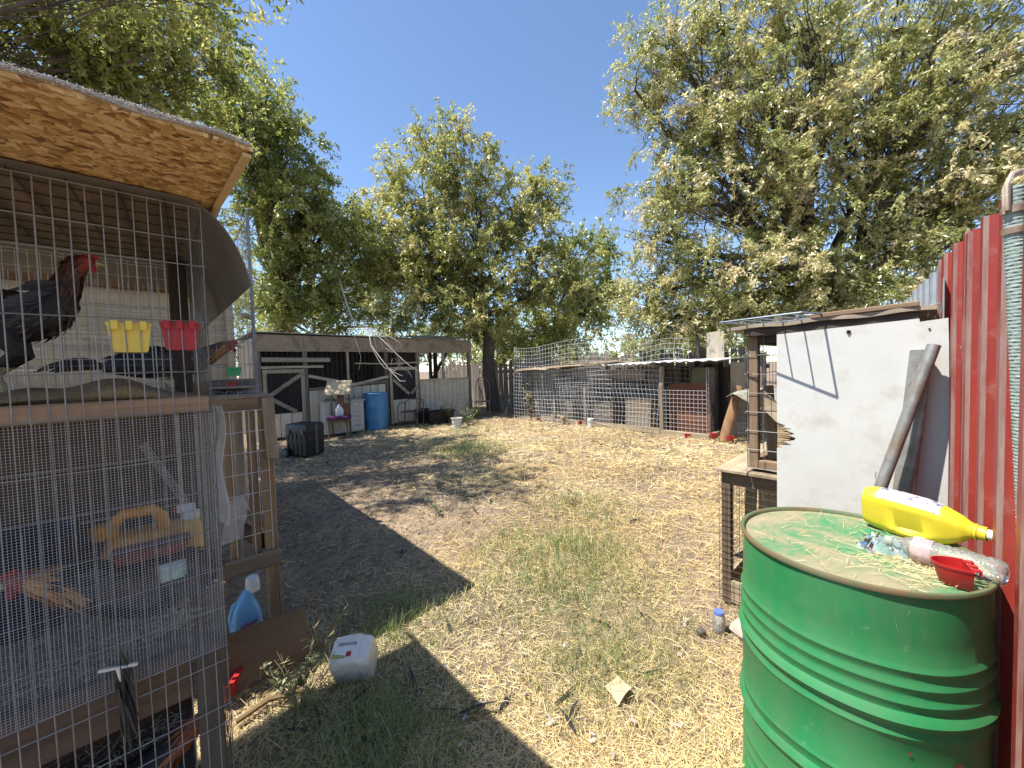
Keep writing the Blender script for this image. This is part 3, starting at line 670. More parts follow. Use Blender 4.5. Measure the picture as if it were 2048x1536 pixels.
# roof of weathered ply with a ragged edge and a dark rafter under it
def roofz(y): return 1.628+(.76-y)*.022
MB().sheet(lambda u, v: (HX-.05+1.35*u+.006*math.sin(31*v), -.02+.80*v+.004*math.sin(23*u), roofz(-.02+.80*v)+.018+.004*math.sin(17*v)), 14, 20, .018).build('roof', surf('grey_ply', (.42, .35, .26), (.24, .19, .14), 8, .9, .4, 0, (1, .3, 1)), hut, smooth=25)
MB().bar((HX-.02, .70, roofz(.7)-.022), (HX-.02, .03, roofz(.03)-.022), .03, .04).build('rafter', wd_['y'], hut)
MB().bar((HX-.03, .03, roofz(.03)+.032), (HX-.03, .40, roofz(.4)+.028), .05, .022).build('roof_strip', wm['y'], hut)
# the white panel with a splintered left edge
WHITE = surf('white_panel_paint', (0.65, 0.65, 0.615), (0.57, 0.57, 0.535), 3, 0.55, 0.06, 0, dirt=(.46, .43, .36), dirt_amt=.32, dirt_scale=5)
pan = thing('white_panel', 'large plain white panel with a splintered left edge closing the end of the hutch', 'panel', (HX-.03, .25, 0))
XP = HX-.032
left = [(.543, 0.0), (.543, .985), (.52, .99), (.53, 1.0), (.478, 1.012), (.512, 1.022), (.468, 1.035), (.462, 1.05), (.49, 1.058), (.465, 1.07), (.50, 1.085), (.478, 1.095), (.515, 1.10), (.505, 1.112), (.535, 1.12), (.543, 1.13), (.543, 1.588)]
top = [(.03, 1.612), (.028, 1.598), (-.052, 1.606), (-.055, 1.50), (-.075, 0.0)]
MB().prism(left+top, (XP, 0, 0), (0, 1, 0), (0, 0, 1), (-.012, 0, 0)).build('sheet', WHITE, pan)
for k in range(13):
    z = .985+k*.0115; e = .472+.035*random.random()
    MB().prism([(.543, z), (e+.01, z+random.uniform(-.002, .002)), (e, z+.006), (.543, z+.0105)], (XP-.0005-.0006*(k % 3), 0, 0), (0, 1, 0), (0, 0, 1), (-.004, 0, 0)).build('splinter', wood('torn', (.46, .33, .2), 'y', var=.3), pan)
mb = MB()
for k in range(2): mb.tube([(XP-.0135, .16+.02*t*(1+k*3)-.05*t*t, .93-.09*t-.1*k) for t in np.linspace(0, 1, 6)], .0012, 4)
mb.build('scratch', surf('scratch', (.4, .4, .4), None, 5, .6, 0), pan)
MB().tube([(XP-.0125, .26, 1.578), (XP-.02, .255, 1.575)], .008, 8).build('knot', wd_['x'], pan)
MB().tube([(XP-.0125, .0, 1.565), (XP-.016, .0, 1.565)], .004, 8).build('nail', wd_['x'], pan)
# two wire racks lying on the hutch roof, sticking out over the edge
def rack(c, ang, lx, ly, n, lab, r=.0036):
    t = thing('wire_rack', lab, 'rack', c); ca, sa = math.cos(ang), math.sin(ang)
    Pq = lambda a, b_: V(c[0]+a*ca-b_*sa, c[1]+a*sa+b_*ca, c[2])
    mb = MB()
    pts = [Pq(-lx/2, -ly/2), Pq(lx/2, -ly/2), Pq(lx/2, ly/2), Pq(-lx/2, ly/2)]
    for k in range(4): mb.tube([pts[k], pts[(k+1) % 4]], r*1.3, 6)
    mb.build('rim', surf('blue_steel', (.30, .36, .40), (.2, .23, .26), 20, .45, .05, .4), t, smooth=50)
    mb = MB()
    for k in range(1, n): mb.tube([Pq(-lx/2, -ly/2+ly*k/n)+V(0, 0, r), Pq(lx/2, -ly/2+ly*k/n)+V(0, 0, r)], r, 5)
    mb.tube([Pq(0, -ly/2)-V(0, 0, r), Pq(0, ly/2)-V(0, 0, r)], r, 5)
    mb.build('rods', MATS['blue_steel'], t, smooth=50)
rack((HX+.12, .52, 1.672), R(-14), .62, .40, 5, 'bluish wire rack lying on the hutch roof nearest the yard')
rack((HX+.45, .33, 1.690), R(9), .6, .42, 7, 'second wire rack lying deeper on the hutch roof')
MB().tube([(HX-.02, .005, 1.62), (HX-.02, .003, 1.665), (HX-.02, -.03, 1.67), (HX-.02, -.034, 1.63)], .004, 6).build('bent_rod', STEEL, base=(HX, 0, 1.62), smooth=50, label='short bent metal hoop beside the right end of the hutch roof', cat='rod')
# pipes leaning on the white panel
def pipe(px0, py0, px1, py1, x0, x1, r0, r1, lab, mat, flat=False):
    a = PX(px0, py0, x0); b_ = PX(px1, py1, x1); d = (b_-a)/np.linalg.norm(b_-a)
    e = a+d*((0.01-a[2])/d[2])
    mb = MB()
    n = 14
    ts = np.linspace(0, 1, 8)
    d_, sd, u = frame(e-a)
    secs = []
    for t in ts:
        p = a+(e-a)*t; r = r0+(r1-r0)*t
        fl = (1.35, .5) if (flat and t < .3) else ((1.2-.2*min(1, (t-.3)/.1), .5+.5*min(1, (t-.3)/.1)) if flat and t < .45 else (1, 1))
        secs.append([p+r*(fl[0]*math.cos(2*math.pi*j/n)*sd+fl[1]*math.sin(2*math.pi*j/n)*u) for j in range(n)])
    mb.loft(secs)
    return mb.build('metal_pipe', mat, base=e, smooth=50, label=lab, cat='pipe')
pipe(1868, 690, 1748, 1010, 2.32, 2.20, .021, .021, 'long weathered steel pipe leaning across the white panel', STEEL)
pipe(1842, 700, 1805, 1010, 2.372, 2.33, .036, .036, 'wide grey pipe with a flattened top leaning behind the long pipe', STEEL, True)
wm, wg = wm0, wg0
# ------------------------------------------------------------------ the near cage on the left
CY, CB, CXR, CXL = 1.20, 1.83, 0.09, -0.95
cg = thing('wire_cage', 'near two-tier wire cage with a wooden shelf, a dark rooster on its upper tier', 'cage', (-.3, 1.5, 0))
zh = [1.86, 1.78, 1.72, 1.585, 1.465, 1.37, 1.27, 1.17, 1.07, .97, .87, .77, .735, .62, .575, .44, .31]
mb = MB()
xs_ = np.arange(CXR, CXL, -0.0236)
for i, x in enumerate(xs_):
    mb.tube([(x+rng.normal(0, .0008), CY+rng.normal(0, .0006), z) for z in np.linspace(.25, 1.86, 6)], .00125, 4, False)
for z in zh: mb.tube([(x, CY-.0022, z+rng.normal(0, .0007)) for x in np.linspace(CXL, CXR+.004, 7)], .0013, 4, False)
mb.build('wire_panel', surf('cage_wire', (.33, .33, .315), (.2, .195, .185), 40, .45, 0, .25), cg)
mb = MB()
for y in np.arange(CY, CB, .05): mb.wire((CXR, y, .25), (CXR, y, 1.86), .0012, 4)
for z in zh: mb.wire((CXR+.002, CY, z), (CXR+.002, CB, z), .0012, 4)
mb.build('wire_panel', surf('dull_wire', (.16, .155, .15), (.09, .085, .08), 40, .6, 0, .2), cg)
mb = MB()
for x in xs_: mb.wire((x+.011, CB, 1.40), (x+.011, CB, 1.85), .0012, 4)
for z in (1.85, 1.84, 1.80, 1.70, 1.60, 1.52, 1.44): mb.wire((CXL, CB-.002, z), (CXR, CB-.002, z), .0014, 4)
mb.build('wire_panel', WIRE_B, cg)
mb = MB()
for x in np.arange(CXL, CXR, .075): mb.wire((x, CY, 1.865), (x+.03, CB, 1.865), .002, 4)
for y in np.arange(CY+.06, CB, .08): mb.wire((CXL, y, 1.868), (CXR, y, 1.868), .0014, 4)
mb.build('wire_panel', WIRE_D, cg)
# shelf: front beam, floor boards; dark side panel inside right; back boards below
MB().bar((CXL, CY+.024, 1.388), (CXR-.004, CY+.024, 1.386), .036, .038).build('shelf_beam', wood('shelf', (.43, .29, .18), 'x', (.24, .15, .09)), cg)
for k in range(5): MB().box(CXL, CXR-.006, CY+.046+k*.117, CY+.16+k*.117, 1.372, 1.392, .002).build('floor_board', wm['x'], cg)
MB().bar((CXR-.03, CB-.02, 1.40), (CXR-.03, CB-.02, 1.86), .05, .04, up=(0, 1, 0)).build('post', wd_['z'], cg)
MB().box(CXR-.062, CXR-.012, CY+.012, CY+.06, 0.0, .79, .005).build('post', wood('aged', (.15, .125, .10), 'z'), cg)
MB().box(CXR-.05, CXR-.01, CB-.06, CB-.02, 0.0, 1.37, .004).build('post', wd_['z'], cg)
for k in range(8): MB().box(CXL, CXR-.06, CB+.01, CB+.022, .005+k*.165, .165+k*.165, .002).build('board', wood('brown', (.16, .105, .07), 'x'), cg)
# lower floor, the brown board below the cloth and the litter-covered floor of the bottom tier
MB().box(CXL, CXR-.07, CY+.07, CB-.03, .765, .785, .002).build('floor_board', wm['x'], cg)
MB().box(CXL, CXR-.066, CY+.02, CY+.035, .665, .79, .003).build('board', wood('brown', (.16, .105, .07), 'x'), cg)
MB().box(CXL, CXR-.07, CY+.09, CB-.03, .25, .27, .002).build('floor_board', wd_['x'], cg)
# fine wire cloth over the lower tier
mb = MB(); z0, z1, x0, x1 = .775, 1.366, -.50, CXR-.002
tilt = lambda x: .0*x
for x in np.arange(x0, x1, .0055): mb.wire((x, CY-.005, z0), (x+.004, CY-.005, z1), .0005)
for z in np.arange(z0, z1, .0058): mb.tube([(x0, CY-.0055, z+.004), (-.2, CY-.0055, z-.001), (x1, CY-.0055, z)], .0005, 3, False)
mb.build('wire_cloth', surf('cloth_wire', (.46, .46, .44), (.34, .34, .32), 40, .5, 0, .1), cg)
f0, f1 = PY(278, 892, CY+.03), PY(368, 1012, CY+.03); mb = MB(); fd = unit(f1-f0); fs_ = np.cross(fd, (0, 1, 0))
for k in range(4): mb.wire(f0+fs_*.0045*k, f1+fs_*.0045*k, .0006)
for t in np.arange(0, np.linalg.norm(f1-f0), .006): mb.wire(f0+fd*t, f0+fd*t+fs_*.0135, .0006)
mb.build('mesh_fold', surf('bright_cloth_wire', (.55, .55, .53), None, 40, .5, 0), cg)
# pale coarse cloth sleeve hanging at the corner
CLOTHW = surf('pale_mesh_cloth', (.62, .60, .56), (.48, .46, .43), 20, .9, 0)
mb = MB()
def sl(u, v): return V(.103+.024*u+.007*math.sin(9*v)-.008*v*u, 1.40+.05*math.sin(3*u+2*v), 1.365-.34*v)
for i in range(17): mb.tube([sl(i/16, k/12) for k in range(13)], .0011, 3, False)
for j in range(90): mb.tube([sl(k/6, j/89) for k in range(7)], .0011, 3, False)
def sl2(u, v): return V(.12+.06*u+.008*math.sin(5*v), 1.47+.04*u, 1.06-.13*v)
for i in range(13): mb.tube([sl2(i/12, k/4) for k in range(5)], .0011, 3, False)
for j in range(28): mb.tube([sl2(k/4, j/27) for k in range(5)], .0011, 3, False)
mb.build('mesh_sleeve', CLOTHW, cg)
# hay and chaff heaped on the lower floor (uncountable)
n = 5200
hx = rng.uniform(-.40, CXR-.08, n); hy = rng.uniform(CY+.08, CB-.06, n); hh = .012+.13*np.clip((hx+.12)/.2, 0, 1)*np.exp(-((hy-1.42)/.16)**2)
strips('hay', hx, hy, .787+hh*rng.random(n)**.5, rng.uniform(.02, .07, n), rng.uniform(.001, .0022, n), rng.uniform(0, 6.28, n), rng.normal(0, .25, n), rng.normal(0, .3, n), leafmat('hay', [(0, (.22, .19, .13)), (1, (.52, .47, .36))], .1, .8), rng.random(n))
# chaff strands on the bottom floor
n = 900
strips('dusty_litter', rng.uniform(-.5, 0, n), rng.uniform(CY+.1, CB-.05, n), .272+.03*rng.random(n), rng.uniform(.02, .08, n), rng.uniform(.001, .003, n), rng.uniform(0, 6.28, n), rng.normal(0, .2, n), rng.normal(0, .3, n), MATS['hay'], rng.random(n)*.6)
# burlap sack rolled up on the shelf
BURLAP = surf('burlap', (.27, .20, .11), (.15, .105, .06), 240, .95, .6, 0, (1, .35, .35))
mb = MB(); secs = []
for k in range(25):
    t = k/24; x = -.28+.345*t; rr = .006+.020*math.sin(math.pi*min(1, t*1.02))**.8+.004*math.sin(13*t)
    secs.append([(x+.004*math.sin(3*a), 1.31+.085*math.cos(a)+.012*math.sin(7*t), 1.394+max(0, rr*(1.05+math.sin(a))+.003*math.sin(5*a+9*t))) for a in np.linspace(0, 2*math.pi, 20, endpoint=False)])
mb.loft(secs)
for k in range(70):
    a = rng.uniform(0, 3.1); p = V(.06, 1.31+.06*math.cos(a), 1.405+.012*math.sin(a)); mb.tube([p, p+V(rng.uniform(.01, .03), rng.normal(0, .01), rng.normal(.004, .01))], .0006, 3, False)
mb.build('burlap_sack', BURLAP, smooth=60, base=(-.1, 1.31, 1.394), label='brown burlap sack lying rumpled on the wooden shelf below the dark rooster', cat='sack')
# ------------------------------------------------------------------ osb roof over the cage and the grey sheet under it
m, nt, b = newmat('osb'); vec = tex_coords(nt, (1.25, .62, 1))
wrp = noise_n(nt, vec, 40, 3, .6); wmx = nt.nodes.new('ShaderNodeMixRGB'); wmx.blend_type = 'ADD'; wmx.inputs[0].default_value = .012; nt.links.new(vec, wmx.inputs[1]); nt.links.new(wrp.outputs['Color'], wmx.inputs[2])
def chips(rot, sc):
    mp = nt.nodes.new('ShaderNodeMapping'); mp.inputs['Rotation'].default_value = (0, 0, rot); mp.inputs['Scale'].default_value = (1, 2.6, 1); nt.links.new(wmx.outputs[0], mp.inputs[0])
    vo = nt.nodes.new('ShaderNodeTexVoronoi'); vo.inputs['Scale'].default_value = sc; nt.links.new(mp.outputs[0], vo.inputs['Vector'])
    fn = nt.nodes.new('ShaderNodeMapping'); fn.inputs['Rotation'].default_value = (0, 0, rot); fn.inputs['Scale'].default_value = (.12, 1, 1); nt.links.new(wmx.outputs[0], fn.inputs[0])
    gr = noise_n(nt, fn.outputs[0], 260, 4, .6)
    a_ = nt.nodes.new('ShaderNodeMixRGB'); a_.inputs[0].default_value = .5; nt.links.new(vo.outputs['Color'], a_.inputs[1]); nt.links.new(gr.outputs[0], a_.inputs[2]); return a_, vo
A1, q1 = chips(.25, 52); A2, q2 = chips(1.3, 46); A3, q3 = chips(2.3, 58)
sel = nt.nodes.new('ShaderNodeTexVoronoi'); sel.inputs['Scale'].default_value = 40; nt.links.new(wmx.outputs[0], sel.inputs['Vector'])
sp = nt.nodes.new('ShaderNodeSeparateColor'); nt.links.new(sel.outputs['Color'], sp.inputs[0])
def gt(sock, t):
    g_ = nt.nodes.new('ShaderNodeMath'); g_.operation = 'GREATER_THAN'; g_.inputs[1].default_value = t; nt.links.new(sock, g_.inputs[0]); return g_.outputs[0]
M1 = nt.nodes.new('ShaderNodeMixRGB'); nt.links.new(gt(sp.outputs[0], .4), M1.inputs[0]); nt.links.new(A1.outputs[0], M1.inputs[1]); nt.links.new(A2.outputs[0], M1.inputs[2])
M2 = nt.nodes.new('ShaderNodeMixRGB'); nt.links.new(gt(sp.outputs[1], .6), M2.inputs[0]); nt.links.new(M1.outputs[0], M2.inputs[1]); nt.links.new(A3.outputs[0], M2.inputs[2])
bw = nt.nodes.new('ShaderNodeRGBToBW'); nt.links.new(M2.outputs[0], bw.inputs[0])
r = ramp(nt, [(.28, (.16, .07, .02)), (.42, (.42, .23, .07)), (.54, (.55, .35, .135)), (.70, (.74, .55, .29))]); nt.links.new(bw.outputs[0], r.inputs[0]); nt.links.new(r.outputs[0], b.inputs['Base Color'])
b.inputs['Roughness'].default_value = .7; bump_n(nt, b, bw.outputs[0], .25, .004); OSB = m
ro = thing('board_roof', 'orange chipboard roof sheet with a gritty grey top overhanging the near cage', 'roof', (-.6, 1.6, 1.87))
def rf(x, y): return 1.872+(y-.87)*.012
MB().sheet(lambda u, v: (-1.6+(1.75-.085*v)*u, .87+1.49*v, rf(0, .87+1.49*v)+.010+.002*math.sin(9*u+4*v)), 12, 10, .008).build('board', OSB, ro, smooth=25)
mb = MB(); 
mb.sheet(lambda u, v: (-1.62+(1.765-.085*v)*u+.002*math.sin(90*v), .862+1.49*v+.0035*math.sin(70*u)+.002*math.sin(173*u), rf(0, .87+1.5*v)+.016+.002*math.sin(60*u+20*v)), 120, 60, .0055)
mb.build('shingle_layer', surf('roof_grit', (.66, .62, .56), (.3, .28, .26), 260, .95, .9, 0, bdist=.006), ro)
n = 5000
mb_v = np.stack([rng.uniform(-.5, .13, n), .862+.003*rng.normal(size=n), 1.872+.0155+.0016*rng.normal(size=n)], 1)
leaves('grit', mb_v-V(0, 0, 0)-ORG[ro.name], rng.normal(size=(n, 3)), rng.normal(size=(n, 3)), rng.uniform(.0015, .0032, n), rng.uniform(.0015, .0032, n), .1, leafmat('grit', [(0, (.16, .15, .14)), (.4, (.55, .51, .46)), (1, (.86, .83, .78))], 0, .9), rng.random(n), ro, 'stuff')
MB().bar((.141, .875, rf(0, .87)-.004), (.060, 2.3, rf(0, 2.3)-.004), .014, .008).build('edge_strip', surf('pale_osb_edge', (.60, .46, .25), (.48, .34, .16), 120, .8, .2), ro)
# grey flexible sheet laid over the cage, its right end curling down
GREY = surf('grey_rubber_sheet', (.17, .155, .135), (.12, .11, .095), 7, .75, .08, 0, dirt=(.22, .19, .15), dirt_amt=.2)
def curl(u):
    if u < .72: return (-1.0+1.05*u/.72, 1.871)
    a = (u-.72)/.28; return (.05+.135*math.sin(a*1.25)/math.sin(1.25), 1.871-.19*(1-math.cos(a*1.35))/(1-math.cos(1.35)))
def gs(u, v):
    x, z = curl(u); y = CY-.015+v*1.14; e = max(0, (u-.72)/.28)
    return (x-.02*e*v, y+.1*e*v, z+.012*math.sin(3*v)*e+.0*v-.05*e*e*v*(1-v)+.004)
MB().sheet(gs, 70, 14, .003).build('grey_sheet', GREY, smooth=50, base=(-.3, 1.6, 1.87), label='stiff dark grey sheet between cage and chipboard roof, right end curling down', cat='sheet')
# ceiling board under the sheet
MB().box(CXL, CXR-.01, CY+.02, CB-.0, 1.8705, 1.8715).build('ceiling_board', wood('ceil', (.26, .20, .14), 'y'), cg)

# ------------------------------------------------------------------ plastic cups that clip on the wire
def cup_mesh(name, lab, cat, mat, group):
    t = thing(name, lab, cat, (0, 0, 0), group)
    # local: flat back at y=0 with three hooks, bowl bulging to +y, rim at z=0, base at z=-.052
    def loop(z, s, ins=0.0):
        w = .0375*s-ins; d = .062*s-ins; o = []
        for k in range(22):
            a = math.pi*k/21; o.append((w*math.cos(a)*(1 if abs(math.cos(a)) > .0 else 1), ins+(d)*math.sin(a)**.75, z))
        return o
    mb = MB(); mb.loft([loop(-.052, .74), loop(-.049, .80), loop(-.006, .985), loop(-.0055, 1.03), loop(0, 1.04), loop(0, 1.0, .0022), loop(-.047, .80, .0022)], True)
    mb.build('bowl', mat, t, smooth=40)
    for x in (-.024, 0, .024):
        MB().add(*hook(x)).build('hook', mat, t)
    return t
def hook(x):
    mb = MB(); w = .0058
    mb.box(x-w, x+w, -.013, -.0002, -.0025, .0022, .0008); b0 = len(mb.v)
    mb.box(x-w, x+w, -.0145, -.0118, -.0135, .0024, .0008)
    return mb.v, mb.f
P_YEL = plastic('yellow_plastic', (.80, .58, .06)); P_RED = plastic('red_plastic', (.42, .014, .016), .5); P_GRN = plastic('green_plastic', (.03, .36, .12))
def cup(mat, lab, loc, rz, sc=.88, grp='clip-on plastic cups', zs=1.0):
    t = cup_mesh('feed_cup', lab, 'cup', mat, grp); t.location = loc; t.rotation_euler = (0, 0, rz); t.scale = (sc, sc, sc*zs); return t
p = PY(258, 646, CY); cup(P_YEL, 'yellow clip-on cup hanging on the near cage wire', (p[0], CY+.003, p[2]+.001), 0, .95, zs=1.32)
p = PY(362, 645, CY); cup(P_RED, 'red clip-on cup hanging beside the yellow one at the cage corner', (p[0]-.002, CY+.003, p[2]+.001), R(-6), .95, zs=1.32)

# ------------------------------------------------------------------ second cage, standing on a lumber frame
fb = thing('lumber_stand', 'brown lumber stand with wire panels behind the near cage', 'stand', (.2, 2.9, 0))
BY = 2.60
def fbb(nm, a, b_, w, h, m, up=(0, 0, 1)): return MB().bar(a, b_, w, h, up, .003).build(nm, m, fb)
fbb('post', (.425, BY, 0), (.425, BY, 1.325), .052, .038, wt['z'], (0, 1, 0)); fbb('post', (.458, BY+.02, 0), (.458, BY+.02, .98), .012, .07, wt['z'], (0, 1, 0))
fbb('post', (.455, BY-.03, .97), (.445, BY-.03, 1.325), .06, .02, wp['z'], (0, 1, 0))
fbb('post', (.258, BY+.03, .36), (.258, BY+.03, 1.27), .035, .035, wt['z'], (0, 1, 0)); fbb('post', (.365, BY+.03, .36), (.365, BY+.03, 1.27), .042, .035, wt['z'], (0, 1, 0))
fbb('rail', (-.9, BY-.012, 1.295), (.40, BY-.012, 1.295), .03, .065, wt['x']); fbb('rail', (.17, BY-.04, .40), (.47, BY-.04, .40), .02, .088, wm['x'])
fbb('rail', (-.9, BY, .40), (.16, BY, .40), .03, .08, wm['x'])
fbb('rail', (.43, BY+.05, 1.29), (.43, BY+1.0, 1.29), .038, .07, wt['y']); fbb('rail', (.43, BY+.05, .4), (.43, BY+1.0, .4), .038, .07, wm['y'])
fbb('post', (.425, BY+1.0, 0), (.425, BY+1.0, 1.325), .05, .05, wm['z'], (0, 1, 0))
fbb('floor_beam', (.28, BY+.5, .50), (.40, BY+.06, .47), .03, .09, wd_['x'])
mb = MB(); 
mb.grid((.18, BY-.03, .44), (.255, 0, 0), (0, 0, .82), 3, 7, .0022, 5); mb.grid((.44, BY+.05, .44), (0, .95, 0), (0, 0, .82), 12, 7, .0016, 4)
mb.build('wire_panel', WIRE_B, fb)
MB().box(-.9, .455, BY-.03, BY+1.05, 1.328, 1.352, .003).build('deck_board', wm['x'], fb)
MB().bar((.10, BY+.18, 1.395), (.47, BY+.30, 1.40), .03, .075).build('kerb_board', wg['x'], fb)
n = 700
strips('dust_fluff', rng.uniform(-.2, .44, n), rng.uniform(BY-.02, BY+.4, n), 1.353+.02*rng.random(n)**2, rng.uniform(.01, .05, n), rng.uniform(.001, .004, n), rng.uniform(0, 6.28, n), rng.normal(.2, .3, n), rng.normal(0, .4, n), leafmat('fluff', [(0, (.3, .3, .3)), (1, (.62, .61, .58))], .2, .9), rng.random(n))
c2 = thing('wire_cage', 'tall second wire cage on the lumber stand holding a red-headed rooster', 'cage', (.1, 3.0, 1.36))
mb = MB(); B2 = 2.66
for (o_, u_, nn) in (((-.75, B2, 1.40), (1.165, 0, 0), 32), ((.415, B2, 1.40), (0, .85, 0), 22), ((-.75, B2+.85, 1.40), (1.165, 0, 0), 32)):
    mb.grid(o_, u_, (0, 0, .98), nn, 8, .0012, 3, .0008)
mb.grid((-.75, B2, 2.38), (1.165, 0, 0), (0, .85, 0), 10, 8, .0012, 3)
mb.build('wire_walls', WIRE, c2)
MB().box(.405, .42, B2-.004, B2+.01, 1.36, 2.38).build('corner_angle', WIRE, c2)
MB().bar((.36, B2-.02, 1.80), (.44, B2+.2, 1.815), .03, .025).build('perch', wp['y'], c2)
MB().box(-.75, .41, B2, B2+.85, 1.385, 1.397).build('floor', wm['x'], c2)
for k, (yy, zz) in enumerate(((2.68, 2.53), )):
    n_ = 72
    MB().sheet(lambda u, v: (-.9+1.24*u, yy+1.5*v, zz+.03*v+.009*math.cos(u*2*math.pi*17)+.002*math.sin(11*v)), n_*2, 6, .0012).build('roof_sheet', surf('weathered_sheet', (.46, .45, .42), (.3, .28, .25), 6, .6, .1, .2, dirt=(.26, .2, .15), dirt_amt=.35), c2, smooth=60)
MB().bar((-.9, 2.74, 2.495), (.32, 2.74, 2.495), .04, .04).build('roof_batten', wm['x'], c2)
p = PY(468, 735, B2); cup(P_GRN, 'green clip-on cup hanging below the head of the second rooster', (p[0], B2+.004, p[2]), 0, .95)
p = PY(466, 764, B2); cup(P_RED, 'red clip-on cup hanging just under the green one', (p[0]-.002, B2+.004, p[2]), 0, .72)
# lap-sided wall behind the cages
wl = thing('shed_wall', 'tan shed wall of overlapping horizontal boards behind the wire cages', 'wall', (-1.5, 4.25, 0))
LAP = wood('lap', (.46, .38, .27), 'x', (.33, .27, .19), var=.06, bump=.15)
for k in range(14):
    z = .02+k*.152
    MB().boxm((-1.8, 4.25, z+.08), (2.25, 0, 0), (0, .008, 0), (0, -.012, .083), .002).build('lap_board', LAP, wl)
MB().box(.445, .50, 4.2, 4.28, 0, 2.2, .004).build('corner_trim', LAP, wl)
MB().box(-4, .5, 4.14, 4.20, 2.15, 2.27, .004).build('eave_beam', wood('beam', (.22, .12, .06), 'x'), wl)
MB().box(-4.05, .50, 4.29, 6.2, 0, 2.14).build('shed_core', LAP, wl)
MB().bar((-4.1, 5.2, 2.36), (.40, 5.2, 2.36), 2.3, .02).build('roof', surf('old_roof2', (.25, .24, .22), None, 6, .8, .3), wl)
